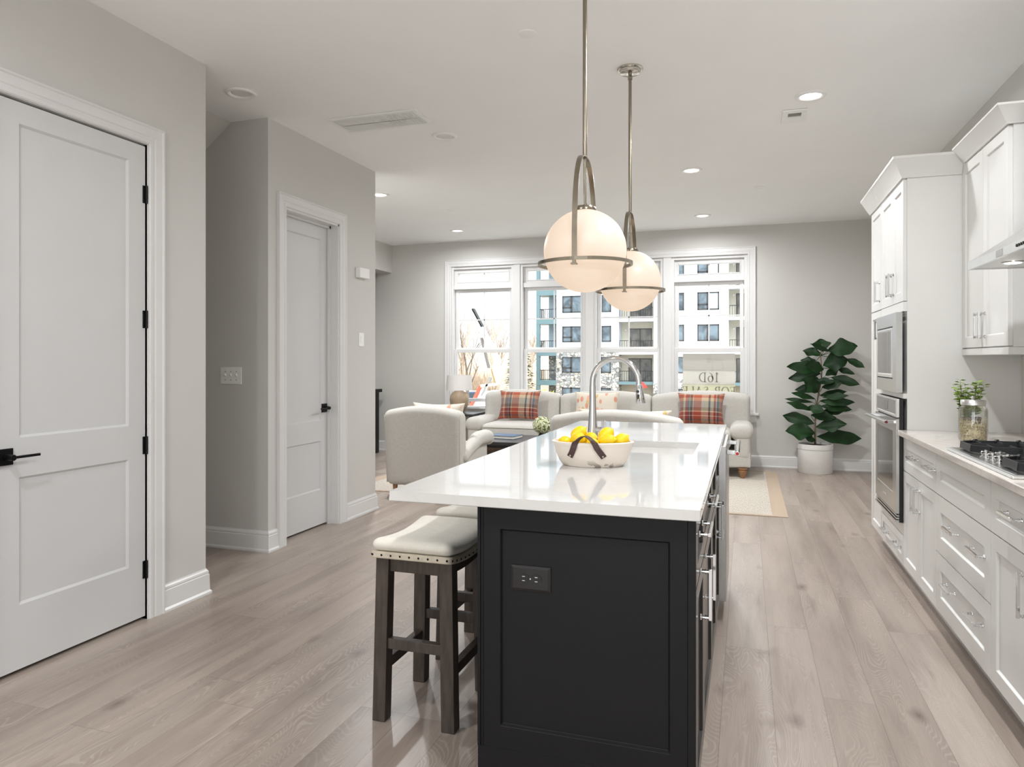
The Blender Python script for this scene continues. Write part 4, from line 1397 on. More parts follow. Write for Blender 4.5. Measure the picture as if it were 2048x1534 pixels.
addp(.018, .092, .160, (.9, .3, .2)); addp(.026, .074, .155, (.9, .1, .3)); addp(.040, .054, .147, (.8, .2, .5)); addp(.050, .040, .143, (.8, .2, .5))
st_.ribbon(pp, wdirs, .022, t=.003)
so = part(t, st_, 'leather_strap', M['leather'])
for u in (-.073, .047):
    q = on_bowl(u, .044, .1475)
    nrm = Vector((math.sin(br), -math.cos(br), .2)).normalized()
    part(so, MB().cyl(q, q + nrm * .004, .004, .003, 12), 'rivet', M['nickel'], smooth=50)

def lemon_mesh():
    L = MB()
    n = 22
    prof = []
    for i in range(n + 1):
        a = PI * i / n
        z = -.036 * math.cos(a)
        r = .0285 * math.sin(a) ** .82
        if i < 2:
            z -= .006 * (2 - i)
        if i > n - 3:
            z += .004 * (i - n + 2)
            r = max(r * .9, .002)
        prof.append((max(r, .0012), z))
    L.lathe(prof, n=24)
    return L
LP = [(-.106, .002, .080, 1.3, .3, 'lemon lying low at the left end of the white bowl'),
      (-.052, -.038, .100, 1.2, .8, 'plump lemon at the front left of the heap in the white bowl'),
      (-.056, .024, .114, .9, 1.9, 'lemon on top of the left side of the heap in the white bowl'),
      (.004, -.048, .080, 1.5, .2, 'lemon half hidden under the leather strap of the bowl'),
      (-.016, .047, .092, 1.4, 1.1, 'lemon just left of the faucet at the back of the bowl'),
      (.048, .026, .112, 1.1, 2.4, 'lemon on top of the heap right of the faucet'),
      (.058, -.034, .096, 1.4, 1.3, 'lemon at the front of the bowl right of the faucet'),
      (-.004, .000, .052, 1.5, .4, 'lemon deep in the middle of the white bowl'),
      (.105, .004, .092, 1.0, 2.2, 'lemon with a brown tip at the right end of the white bowl')]
l0 = None
for (u, v, z, tilt, yaw, lab) in LP:
    loc = Vector((bx + u * math.cos(br) - v * math.sin(br), by + u * math.sin(br) + v * math.cos(br), IT + z))
    if l0 is None:
        l0 = solo(lemon_mesh(), 'lemon', M['lemon'], lab, 'lemon', group='lemons in the bowl', smooth=180)
        o = l0
    else:
        o = l0.copy()
        COL.objects.link(o)
        o['label'] = lab
    o.location = loc
    o.rotation_euler = (tilt, 0, yaw)
    o.scale = (.9, .9, .88)

# pendants
def pendant(px, py, zc, label):
    t = thing('globe_pendant', label, 'pendant light', (px, py, H), group='globe pendants over the island')
    P0 = Vector((px, py, 0))
    c = MB().lathe([(.073, -.0005), (.073, -.008), (.070, -.012), (.061, -.013), (.060, -.020), (.057, -.022), (.056, -.027), (.053, -.029), (.01, -.030)], (px, py, H), 48)
    part(t, c, 'canopy', M['nickel_polished'], smooth=35)
    s_ = MB()
    s_.lathe([(.010, -.028), (.010, -.046), (.013, -.048), (.013, -.064), (.009, -.066), (.009, -.085)], (px, py, H), 20)
    part(t, s_, 'swivel', M['nickel'], smooth=40)
    zt = zc + .388
    part(t, MB().cyl((px, py, H - .08), (px, py, zt - .004), .0092, n=16), 'rod', M['nickel'], smooth=60)
    part(t, MB().cyl((px, py, zt - .004), (px, py, zc + .180), .0062, n=14), 'inner_stem', M['nickel'], smooth=60)
    part(t, MB().lathe([(.0085, .198), (.0085, .186), (.042, .184), (.046, .176), (.046, .166)], (px, py, zc), 28), 'globe_cap', M['nickel'], smooth=40)
    gl = MB()
    pr = []
    for i in range(33):
        a = PI * i / 32
        pr.append((max(.1712 * math.sin(a), .001), -.1712 * math.cos(a)))
    gl.lathe(pr, (px, py, zc), 64)
    part(t, gl, 'globe', M['globe'], smooth=180, label='glowing opal glass globe')
    rg = MB()
    zr = zc - .054
    rings = []
    for i in range(73):
        a = 2 * PI * i / 72
        ca, sa = math.cos(a), math.sin(a)
        rings.append([(px + r * ca, py + r * sa, zr + z) for r, z in ((.1885, -.0065), (.1965, -.0065), (.1965, .0065), (.1885, .0065))])
    rg.loops(rings, False, False)
    part(t, rg, 'ring', M['nickel'])
    # flat strap: from the ring, up over a narrow arch and down the other side
    st = MB()
    ang = math.radians(-90)
    ax = Vector((math.cos(ang), math.sin(ang), 0))
    tx = Vector((-ax.y, ax.x, 0))
    pts = []
    for sgn in (1, -1):
        seq = []
        for i in range(9):
            z = zr + (zc + .02 - zr) * i / 8
            seq.append((.1925, z))
        for i in range(1, 25):
            k = i / 24
            a = k * PI / 2
            seq.append((.1925 * math.cos(a) ** .72 if k < 1 else 0.0, zc + .02 + (.388 - .02) * math.sin(a)))
        q = [P0 + ax * (sgn * r) + Vector((0, 0, z)) for r, z in seq]
        if sgn == 1:
            pts = q
        else:
            pts = pts + list(reversed(q))[1:]
    st.ribbon(pts, tx, .0205, t=.0045)
    sp2 = part(t, st, 'arch_strap', M['nickel'], smooth=40)
    for sgn in (1, -1):
        c0 = P0 + ax * (sgn * .197) + Vector((0, 0, zr))
        fn = MB()
        fn.box(c0.x - .007, c0.x + .007, c0.y - .007, c0.y + .007, zr - .020, zr - .008)
        fn.box(c0.x - .012, c0.x + .012, c0.y - .012, c0.y + .012, zr - .026, zr - .020)
        part(t, fn, 'finial', M['nickel'], bevel=.001)
pendant(-.636, 2.906, 1.762, 'front globe pendant, larger in view, hanging nearest the camera')
pendant(-.626, 4.052, 1.757, 'rear globe pendant, half behind the front globe, its canopy in view')

# ------------------------------------------------------------------ bar stools (local coordinates, origin on the floor)
def make_stool(label):
    t = thing('bar_stool', label, 'bar stool', (0, 0, 0), group='bar stools at the island')
    sad = lambda y: .012 * (2 * (y / .215) ** 2 - 1)
    def leg(sx, sy):
        g = MB()
        w = .0255
        bx_, by_ = sx * .136, sy * .166
        tx_, ty_ = sx * .124, sy * .158
        zt = .612 + (.012 if True else 0)
        g.hexa([(bx_ - w, by_ - w, 0), (bx_ + w, by_ - w, 0), (bx_ + w, by_ + w, 0), (bx_ - w, by_ + w, 0),
                (tx_ - w, ty_ - w, .592), (tx_ + w, ty_ - w, .592), (tx_ + w, ty_ + w, .592), (tx_ - w, ty_ + w, .592)])
        return g
    for sx, sy in ((-1, -1), (1, -1), (-1, 1), (1, 1)):
        part(t, leg(sx, sy), 'leg', M['darkwood'], local=True, bevel=.003)
    for sy in (-1, 1):
        g = MB()
        y = sy * .158
        g.box(-.100, .100, y - .012, y + .012, .542, .594)
        part(t, g, 'apron', M['darkwood'], local=True, bevel=.002)
        g = MB()
        y = sy * .1625
        g.box(-.108, .108, y - .015, y + .015, .262, .300)
        part(t, g, 'stretcher', M['darkwood'], local=True, bevel=.003)
    for sx in (-1, 1):
        g = MB()
        x = sx * .124
        n = 12
        rings = []
        for i in range(n + 1):
            y = -.134 + .268 * i / n
            z = sad(y) + .006
            rings.append([(x - .012, y, .545 + z), (x + .012, y, .545 + z), (x + .012, y, .583 + z), (x - .012, y, .583 + z)])
        g.loops(rings)
        part(t, g, 'apron', M['darkwood'], local=True, bevel=.002)
        g = MB()
        x = sx * .130
        g.box(x - .015, x + .015, -.138, .138, .178, .216)
        part(t, g, 'stretcher', M['darkwood'], local=True, bevel=.003)
    hx_, hy_ = .158, .218
    bnd = MB()
    bnd.rbox((0, 0, .594), (hx_ * 2, hy_ * 2, .027), (.02, .02, .004), 14, f=lambda w, h: (w[0], w[1], w[2] + sad(w[1]) + .006))
    bo = part(t, bnd, 'nailhead_band', M['band'], local=True, smooth=50)
    def nails(pts, nm):
        for (x, y, nx, ny) in pts:
            pass
    for i in range(9):
        x = -.145 + .290 * i / 8
        for sy in (-1, 1):
            q = Vector((x, sy * hy_, .594 + sad(hy_) + .006))
            part(bo, MB().cyl(q, q + Vector((0, sy * .0025, 0)), .0042, .0022, 8), 'nail', M['black'], local=True)
    for i in range(11):
        y = -.200 + .400 * i / 10
        for sx in (-1, 1):
            q = Vector((sx * hx_, y, .594 + sad(y) + .006))
            part(bo, MB().cyl(q, q + Vector((sx * .0025, 0, 0)), .0042, .0022, 8), 'nail', M['black'], local=True)
    cu = MB()
    def cush(w, h):
        z = w[2] + sad(w[1]) + .006
        if w[2] > 0:
            ex = 1 - abs(w[0] / h[0]) ** 3
            ey = 1 - abs(w[1] / h[1]) ** 4
            z += .014 * ex * ey
        return (w[0], w[1], z)
    cu.rbox((0, 0, .630), (hx_ * 2 - .002, hy_ * 2 - .002, .046), (.030, .034, .023), 24, f=cush)
    part(t, cu, 'seat_cushion', M['stoolfab'], local=True, smooth=180)
    return t
st1 = make_stool('front bar stool of dark wood with an ivory saddle seat, nearest the camera')
st1.location = (-1.130, 2.492, 0)
dup(st1, (-1.130, 3.045, 0), 0, 'second bar stool, behind the front one and half hidden by the island')

# ------------------------------------------------------------------ living room
t = thing('area_rug', 'pale woven jute rug with a tan border under the seating', 'rug', (-1.8, 7.6, 0))
RX0, RX1, RY0, RY1 = -3.90, .333, 6.325, 8.86
part(t, MB().box(RX0 + .125, RX1 - .125, RY0 + .05, RY1 - .05, .0005, .006), 'rug_field', M['rug'])
for a in ((RX0, RX1, RY0, RY0 + .05), (RX0, RX1, RY1 - .05, RY1), (RX0, RX0 + .125, RY0 + .05, RY1 - .05), (RX1 - .125, RX1, RY0 + .05, RY1 - .05)):
    part(t, MB().box(*a, .0005, .0066), 'rug_border', M['rugborder'])
RZ = .0068

def turned_leg(x, y, z0, z1, r=.030):
    h = z1 - z0
    return MB().lathe([(r * .62, 0), (r * .66, h * .04), (r * .62, h * .10), (r * .95, h * .45), (r * 1.15, h * .68), (r * .85, h * .80), (r * 1.2, h * .88), (r * 1.2, h)],
                      (x, y, z0), 20)

SXA, SXB = -3.325, .068
SYF, SYB = 8.20, 9.06
t = thing('sofa', 'long cream linen sofa with a wavy back below the far windows', 'sofa', (-1.63, 8.6, 0))
b = MB().rbox(((SXA + SXB) / 2, (SYF + SYB) / 2 + .02, .205), (SXB - SXA - .03, SYB - SYF - .06, .185), .03, 12)
part(t, b, 'base', M['linen'], smooth=60)
aw = .235
xs = [SXA + aw, SXA + aw + .985, SXA + aw + 1.945, SXB - aw]
xs = [SXA + aw - .01, -2.262, -1.108, SXB - aw + .01]
for i in range(3):
    a_, b_ = xs[i], xs[i + 1]
    hw = (b_ - a_) / 2
    c = MB().rbox(((a_ + b_) / 2, 8.485, .425), (b_ - a_ - .006, .60, .200), (.05, .06, .06), 14,
                  f=lambda w, h: (w[0], w[1], w[2] + (.022 * (1 - (w[0] / h[0]) ** 2) * (1 - (w[1] / h[1]) ** 2) if w[2] > 0 else 0)))
    so = part(t, c, 'seat_cushion', M['linen'], smooth=180)
    pts = [(a_ + .03, 8.183, .485), ((a_ + b_) / 2, 8.179, .489), (b_ - .03, 8.183, .485)]
    part(so, MB().tube(pts, .005, 6), 'piping', M['piping'], smooth=180)
bays = [(SXA + .04, -2.262, .882, .865), (-2.262, -1.108, .865, .875), (-1.108, SXB - .02, .875, .900)]
for (a_, b_, zl, zr_) in bays:
    def arc(w, h, zl=zl, zr_=zr_):
        u = w[0] / h[0]
        k = (w[2] + h[2]) / (2 * h[2])
        top = (zl + (zr_ - zl) * (u + 1) / 2 - .90) + .052 * (1 - u * u)
        return (w[0], w[1] + .03 * k, w[2] + top * k)
    c = MB().rbox(((a_ + b_) / 2, 8.895, .60), (b_ - a_ - .004, .20, .60), (.018, .075, .070), 22, f=arc)
    part(t, c, 'back_cushion', M['linen'], smooth=180)
for xa, sg in ((SXA + aw / 2, -1), (SXB - aw / 2, 1)):
    c = MB()
    c.rbox((xa + sg * .012, 8.56, .355), (aw - .06, .62, .30), (.04, .05, .05), 10)
    c.rbox((xa, 8.555, .510), (aw + .02, .66, .178), (.088, .06, .089), 14)
    part(t, c, 'arm', M['linen'], smooth=180)
for (x, y) in ((SXA + .09, 8.27), (SXB - .105, 8.27), (SXA + .09, 8.98), (SXB - .105, 8.98)):
    part(t, turned_leg(x, y, RZ if y < RY1 else 0, .118, .040), 'leg', M['oakleg'], smooth=50)

def pillow(w, h, th, name, m, label, loc, tilt, yaw=0.0, grp=None):
    P = MB()
    n = 18
    rows = {}
    for s in (1, -1):
        for i in range(n + 1):
            for j in range(n + 1):
                u, v = -1 + 2 * i / n, -1 + 2 * j / n
                edge = max(abs(u), abs(v))
                th_ = th / 2 * (max(0, (1 - abs(u) ** 2.6) * (1 - abs(v) ** 2.6))) ** .55
                pin = 1 - .10 * (1 - v * v) * abs(u) ** 3
                pin2 = 1 - .10 * (1 - u * u) * abs(v) ** 3
                rows[(s, i, j)] = (u * w / 2 * pin, -s * (th_ + .002), v * h / 2 * pin2)
    for s in (1, -1):
        for i in range(n):
            for j in range(n):
                P.face([rows[(s, i, j)], rows[(s, i + 1, j)], rows[(s, i + 1, j + 1)], rows[(s, i, j + 1)]])
    bmesh.ops.remove_doubles(P.bm, verts=P.bm.verts, dist=.0005)
    loop = [(-w / 2, -h / 2), (w / 2, -h / 2), (w / 2, h / 2), (-w / 2, h / 2)]
    for i in range(4):
        a, b2 = Vector(loop[i]), Vector(loop[(i + 1) % 4])
        for k in range(n):
            q0, q1 = a.lerp(b2, k / n), a.lerp(b2, (k + 1) / n)
            def pp_(q):
                u, v = q.x / (w / 2), q.y / (h / 2)
                return (q.x * (1 - .10 * (1 - v * v) * abs(u) ** 3), q.y * (1 - .10 * (1 - u * u) * abs(v) ** 3))
            r0, r1 = pp_(q0), pp_(q1)
            P.face([(r0[0], -.0022, r0[1]), (r1[0], -.0022, r1[1]), (r1[0], .0022, r1[1]), (r0[0], .0022, r0[1])])
    bmesh.ops.remove_doubles(P.bm, verts=P.bm.verts, dist=.0006)
    o = solo(P, name, m, label, 'pillow', group=grp, smooth=180)
    o.location = loc
    o.rotation_euler = (tilt, 0, yaw)
    return o
pillow(.54, .38, .16, 'throw_pillow', M['plaid'], 'rust and teal plaid pillow on the left part of the sofa', (-2.735, 8.615, .738), -.30, .02, 'plaid pillows on the sofa')
pillow(.54, .38, .16, 'throw_pillow', M['plaid'], 'rust and teal plaid pillow on the right part of the sofa', (-.505, 8.615, .738), -.30, -.05, 'plaid pillows on the sofa')
pillow(.56, .37, .15, 'throw_pillow', M['floral'], 'cream floral pillow in the middle of the sofa behind the faucet', (-1.745, 8.625, .738), -.26, 0)

def make_chair(w, loc, name, label, cat, arc_h, grp=None):
    """upholstered chair seen from behind; local origin at the middle of its back edge on the floor, facing +y"""
    t = thing(name, label, cat, loc)
    def topf(wv, h):
        u = wv[0] / h[0]
        k = max(0, (wv[2] + h[2]) / (2 * h[2]))
        return (wv[0] * (1 - .03 * (1 - k)), wv[1] - .045 * k + .02, wv[2] - arc_h * (u * u) * k)
    b = MB().rbox((0, .125, .485), (w, .20, .765), (.045, .075, .07), 22, f=topf)
    bo = part(t, b, 'back', M['linen2'], local=True, smooth=180)
    for sg in (-1, 1):
        pts = []
        for i in range(15):
            z = .13 + (.80 - arc_h - .10) * i / 14
            k = (z - .485 + .3825) / .765
            pts.append((sg * (w / 2 - .012) * (1 - .03 * (1 - k)), .048 + .02 - .045 * k, z))
        part(bo, MB().tube(pts, .005, 6), 'piping', M['piping'], local=True, smooth=180)
    s = MB().rbox((0, .51, .24), (w - .16, .62, .24), .04, 10)
    part(t, s, 'base', M['linen2'], local=True, smooth=60)
    s = MB().rbox((0, .54, .385), (w - .22, .62, .16), (.05, .05, .055), 12)
    part(t, s, 'seat_cushion', M['linen2'], local=True, smooth=180)
    for sg in (-1, 1):
        a = MB()
        x = sg * (w / 2 - .055)
        a.rbox((x - sg * .01, .50, .30), (.10, .62, .36), (.03, .05, .05), 10)
        # rolled arm that sweeps down and back into the frame
        pts, rs = [], []
        for i in range(15):
            k = i / 14
            y = .13 + .70 * k
            z = .36 + .160 * min(1, k * 1.7) ** .8
            if k > .9:
                z -= .012 * (k - .9) * 10
            pts.append((x + sg * .020, y, z))
            rs.append(.052 + .022 * min(1, k * 1.5))
        a.tube(pts, rs, 16)
        a.rbox((x + sg * .020, .83, .505), (.150, .05, .150), (.07, .02, .07), 8)
        part(t, a, 'arm', M['linen2'], local=True, smooth=180)
    for (x, y) in ((-w / 2 + .08, .12), (w / 2 - .08, .12), (-w / 2 + .10, .76), (w / 2 - .10, .76)):
        g = MB().cyl((x, y, 0), (x, y, .13), .018, .026, 14)
        part(t, g, 'leg', M['oakleg'], local=True, smooth=50)
    return t
make_chair(.80, (-2.905, 6.075, RZ), 'armchair', 'cream upholstered armchair seen from behind, left of the island', 'armchair', .055)
make_chair(1.17, (-1.085, 6.10, RZ), 'loveseat', 'wide low cream loveseat seen from behind beyond the island worktop', 'loveseat', .070)
pillow(.56, .40, .13, 'throw_pillow', M['floral'], 'floral pillow with its corners showing above the armchair back', (-2.90, 6.475, .688), -.10, .0)
pillow(.86, .38, .13, 'throw_pillow', M['floral'], 'floral pillow with its corners showing above the loveseat back', (-1.06, 6.475, .670), -.10, .0)

# coffee table with book and flowers
t = thing('coffee_table', 'dark carved wooden trunk table with a black top behind the armchair', 'coffee table', (-1.98, 7.42, RZ))
CX0, CX1, CY0, CY1 = -2.72, -1.25, 7.06, 7.82
part(t, MB().box(CX0, CX1, CY0, CY1, .412, .450), 'top', M['blackwood'], bevel=.006)
part(t, MB().box(CX0 + .05, CX1 - .05, CY0 + .045, CY1 - .045, .06, .412), 'body', M['blackwood'], bevel=.003)
for k in range(4):
    a = CX0 + .08 + k * .335
    d_ = part(t, MB().panel(lambda p, q, d: (p, CY0 + .046 - d, q), a, a + .30, .20, .385, .018, [(a + .035, a + .265, .235, .355)], rec=.008, slope=.01), 'carved_panel', M['carvedwood'], label='carved brown panel')
for (x, y) in ((CX0 + .09, CY0 + .08), (CX1 - .09, CY0 + .08), (CX0 + .09, CY1 - .08), (CX1 - .09, CY1 - .08)):
    part(t, MB().cyl((x, y, RZ), (x, y, .065), .03, .036, 14), 'leg', M['blackwood'])
t = thing('book', 'blue covered book lying on the black coffee table', 'book', (-2.53, 7.46, .450), math.radians(-8))
part(t, MB().box(-.155, .155, -.115, .115, .004, .030), 'pages', M['paper'], local=True)
b = MB()
b.box(-.160, .160, -.120, .120, .0005, .004)
b.box(-.160, .160, -.120, .120, .030, .034)
b.box(-.160, -.155, -.120, .120, .0005, .034)
part(t, b, 'cover', M['book_blue'], local=True)

hxx, hyy = -2.055, 7.28
t = thing('hydrangea_vase', 'round cream hydrangea bloom in a small dark vase on the coffee table', 'flower vase', (hxx, hyy, .45))
part(t, MB().lathe([(.035, 0), (.048, .02), (.050, .045), (.036, .075), (.032, .085)], (hxx, hyy, .4505), 24), 'vase', M['blackwood'], smooth=50)
f1, f2 = MB(), MB()
hc = Vector((hxx, hyy, .618))
for i in range(620):
    z = 1 - 2 * (i + .5) / 620
    a = i * 2.39996
    r = math.sqrt(1 - z * z)
    d = Vector((r * math.cos(a), r * math.sin(a), z * .92))
    n = d.normalized()
    u = n.orthogonal().normalized()
    v = n.cross(u)
    c = hc + d * (.096 + rnd.uniform(-.006, .008))
    sz = rnd.uniform(.006, .010)
    tgt = f2 if rnd.random() < .26 else f1
    rr_ = rnd.uniform(0, PI)
    for k in range(4):
        b_ = rr_ + k * PI / 2
        e_ = (u * math.cos(b_) + v * math.sin(b_)) * sz
        s_ = (u * math.cos(b_ + PI / 2) + v * math.sin(b_ + PI / 2)) * sz * .55
        tgt.face([c, c + e_ * .6 - s_ + n * .002, c + e_ * 1.2 + n * .001, c + e_ * .6 + s_ + n * .002])
pr = []
for i in range(13):
    a = PI * i / 12
    pr.append((max(.088 * math.sin(a), .001), -.082 * math.cos(a)))
f2.lathe(pr, hc, 20)
part(t, f1, 'petals', M['hyd'], recalc=False)
part(t, f2, 'green_florets', M['hydgreen'], recalc=False, label='yellow green florets')

# side table and lamp
t = thing('side_table', 'dark side table between the sofa and the left casing', 'side table', (-3.665, 8.86, 0))
part(t, MB().box(-3.955, -3.375, 8.62, 9.14, .575, .605), 'top', M['blackwood'], bevel=.004)
for (x, y) in ((-3.92, 8.66), (-3.41, 8.66), (-3.92, 9.10), (-3.41, 9.10)):
    part(t, MB().box(x - .018, x + .018, y - .018, y + .018, RZ if y < RY1 - .02 else 0, .575), 'leg', M['blackwood'])
t = thing('table_lamp', 'table lamp with a tan jar base and pale drum shade by the window', 'table lamp', (-3.665, 8.88, .605))
lx, ly = -3.665, 8.88
part(t, MB().lathe([(.060, .0005), (.075, .01), (.118, .10), (.128, .17), (.122, .225), (.095, .265), (.062, .285), (.054, .30), (.058, .318), (.040, .322)], (lx, ly, .605), 36), 'jar_base', M['vase_tan'], smooth=50)
part(t, MB().cyl((lx, ly, .92), (lx, ly, 1.02), .010, n=10), 'neck', M['nickel'])
sh = MB()
sh.lathe([(.178, .905), (.164, 1.107)], (lx, ly, 0), 40, cap0=False, cap1=False)
sh.lathe([(.175, .905), (.161, 1.107)], (lx, ly, 0), 40, cap0=False, cap1=False)
part(t, sh, 'lamp_shade', M['shade'], smooth=60)

# television and console at the left living room wall
t = thing('media_console', 'black console of which a slim end shows past the hall wall', 'console', (-5.17, 8.1, 0))
part(t, MB().box(-5.37, -4.94, 7.2, 9.0, .0, .855), 'body', M['black'], bevel=.003)
part(t, MB().box(-5.375, -4.905, 7.17, 9.03, .855, .90), 'top', M['black'], bevel=.004)
t = thing('television', 'black flat television mounted below the soffit, one corner in view', 'television', (-5.2, 8.3, 2.0))
b = MB()
b.hexa([(-5.18, 7.40, 1.62), (-5.13, 7.40, 1.62), (-5.13, 8.97, 1.62), (-5.18, 8.97, 1.62),
        (-5.03, 7.40, 2.545), (-4.98, 7.40, 2.545), (-4.98, 8.97, 2.545), (-5.03, 8.97, 2.545)])
part(t, b, 'screen', M['tvblack'], bevel=.004)
part(t, MB().box(WX + .001, -5.10, 8.0, 8.4, 1.98, 2.18), 'wall_bracket', M['black'])

# fiddle leaf fig
px_, py_ = .765, 9.0
t = thing('fiddle_leaf_fig', 'tall fiddle leaf fig in a white round planter by the far wall', 'potted plant', (px_, py_, 0))
p_ = MB()
p_.lathe([(.185, 0), (.190, .006), (.190, .268), (.184, .270), (.184, .276), (.193, .278), (.193, .335), (.178, .335), (.172, .300)], (px_, py_, 0), 64, cap1=True)
part(t, p_, 'planter', M['concrete'], smooth=40)
part(t, MB().lathe([(.171, .298), (.165, .312), (.02, .318)], (px_, py_, 0), 40), 'soil', M['soil'])
Kx, Kz = .00126, .00121
def C2(cx, cy, dy=0.0):
    return Vector((px_ + (cx - 432) * Kx, py_ + dy, .318 + (1163 - cy) * Kz))
tr = [C2(432, 1175), C2(431, 1060), C2(432, 940), C2(444, 780), C2(462, 660), C2(486, 520), C2(488, 420), C2(478, 300), C2(490, 190)]
part(t, MB().tube(tr, [.0125, .0115, .0105, .0095, .0085, .0075, .0065, .005, .003], 10), 'trunk', M['trunk'], smooth=180)
LV = [((500, 270), (475, 135), 105), ((540, 262), (778, 208), 120), ((560, 268), (384, 186), 34), ((492, 300), (328, 246), 70),
      ((500, 400), (700, 330), 125), ((690, 335), (832, 412), 52), ((440, 350), (308, 345), 46), ((500, 430), (184, 405), 88),
      ((495, 440), (345, 385), 90), ((520, 495), (636, 430), 58), ((600, 420), (757, 474), 40), ((560, 510), (790, 570), 66),
      ((480, 480), (202, 522), 90), ((415, 545), (588, 552), 50), ((490, 610), (656, 550), 66), ((465, 625), (256, 632), 62),
      ((450, 650), (330, 520), 125), ((430, 720), (222, 656), 40), ((470, 690), (705, 642), 52), ((500, 705), (698, 676), 50),
      ((470, 740), (756, 740), 62), ((420, 755), (168, 722), 30), ((410, 830), (178, 748), 48), ((470, 790), (736, 808), 66),
      ((465, 855), (692, 828), 50), ((370, 800), (500, 830), 66), ((395, 880), (606, 892), 68), ((430, 965), (152, 885), 86),
      ((440, 990), (686, 940), 88), ((425, 1050), (176, 1022), 118), ((445, 1085), (834, 1092), 96), ((425, 1120), (340, 1075), 50)]
lf, pe = MB(), MB()
for i, (b_, t_, w) in enumerate(LV):
    ds = ((i * 37) % 11 / 10 - .5)
    dy0 = 0.0
    dy1 = -.16 * (.4 + abs(ds)) if i % 3 else .10 * (.3 + abs(ds))
    B_, T_ = C2(*b_, dy0 + dy1 * .25), C2(*t_, dy1)
    ax = T_ - B_
    L = ax.length
    face_up = .35 + .35 * (((i * 53) % 10) / 10)
    nrm = Vector((0, -1, face_up))
    ax_n = ax.normalized()
    sd = ax_n.cross(nrm).normalized()
    nn = sd.cross(ax_n).normalized()
    W = w * Kz * .80
    rows = []
    NU, NV = 12, 6
    for a in range(NU + 1):
        u = a / NU
        prof = (math.sin(PI * min(1, u ** .80)) ** .75) * (.62 + .38 * math.sin(PI * (u - .12)) if u > .12 else .62) * (1 + .35 * (u - .5))
        prof = max(prof, .02)
        row = []
        for c in range(NV + 1):
            v = -1 + 2 * c / NV
            wav = .09 * W * math.sin(u * 13 + i + (1.5 if v > 0 else 0)) * abs(v) ** 1.5
            p = B_ + ax * u + sd * (v * W * prof * (1 + .12 * math.sin(u * 12 + i * 2 + (2 if v > 0 else 0)) * abs(v))) + nn * (.20 * W * abs(v) - .30 * W * u * u + .12 * W * math.sin(u * PI) + wav)
            row.append(p)
        rows.append(row)
    for a in range(NU):
        for c in range(NV):
            lf.face([rows[a][c], rows[a + 1][c], rows[a + 1][c + 1], rows[a][c + 1]])
    zb = B_.z - .02
    near = min(tr, key=lambda q: (q - B_).length)
    pe.tube([near, (near + B_) / 2 + Vector((0, 0, -.005)), B_], [.0035, .003, .0026], 6)
bmesh.ops.remove_doubles(lf.bm, verts=lf.bm.verts, dist=.0002)
part(t, pe, 'petiole', M['leaf'], smooth=180)
part(t, lf, 'foliage', M['leaf'], smooth=180, recalc=False)

# ------------------------------------------------------------------ outside the far windows
GZ = -3.0
struct(MB().box(-140, 120, YF + 3.0, 68, GZ - .4, GZ), 'ground', M['ground'], 'pale ground outside the windows', 'ground')
hl = MB()
hl.hexa([(-140, 68, GZ - .4), (120, 68, GZ - .4), (120, 130, GZ - .4), (-140, 130, GZ - .4),
         (-140, 68, GZ), (120, 68, GZ), (120, 130, 3.0), (-140, 130, 3.0)])
struct(hl, 'hill', M['brush'], 'brown wooded slope rising behind the street', 'hill')

YB = 72.0
bld = thing('apartment_building', 'white and stone apartment block with balconies seen through the far windows', 'building', (-8, YB, GZ))
def bpart(name, m, *boxes, parent=None, **kw):
    b = MB()
    for q in boxes:
        b.box(*q)
    return part(parent or bld, b, name, m, **kw)
RT = 16.5
bpart('blue_panel_wall', M['siding_blue'], (-18.8, -12.25, YB, YB + 12, 2.09, RT))
bpart('stone_wall', M['stone'], (-18.8, -12.25, YB - .12, YB + 12, GZ, 2.09))
bpart('balcony_back_wall', M['cream'], (-12.25, -8.74, YB + 1.6, YB + 12, GZ, RT))
bpart('pillar', M['siding_white'], (-8.74, -8.10, YB - .35, YB + 12, GZ + 2.0, RT))
bpart('pillar_base', M['stone'], (-8.78, -8.06, YB - .42, YB + 12, GZ, GZ + 2.0))
bpart('white_siding_wall', M['siding_white'], (-8.10, -1.60, YB, YB + 12, -.6, RT))
bpart('stone_base', M['stone'], (-8.10, -1.60, YB - .1, YB + 12, GZ, -.6))
bpart('balcony_back_wall', M['cream'], (-1.60, 1.90, YB + 1.6, YB + 12, GZ, RT))
bpart('white_siding_wall', M['siding_white'], (1.90, 16, YB, YB + 12, GZ, RT))
bpart('slate_tower_wall', M['siding_slate'], (-20.13, -18.8, YB + 1.9, YB + 12, 2.0, RT))
bpart('stone_tower_wall', M['stone'], (-20.13, -18.8, YB + 1.9, YB + 12, GZ, 2.0))
bpart('roof', M['cream'], (-20.5, 16.3, YB - .3, YB + 12.3, RT, RT + .5))
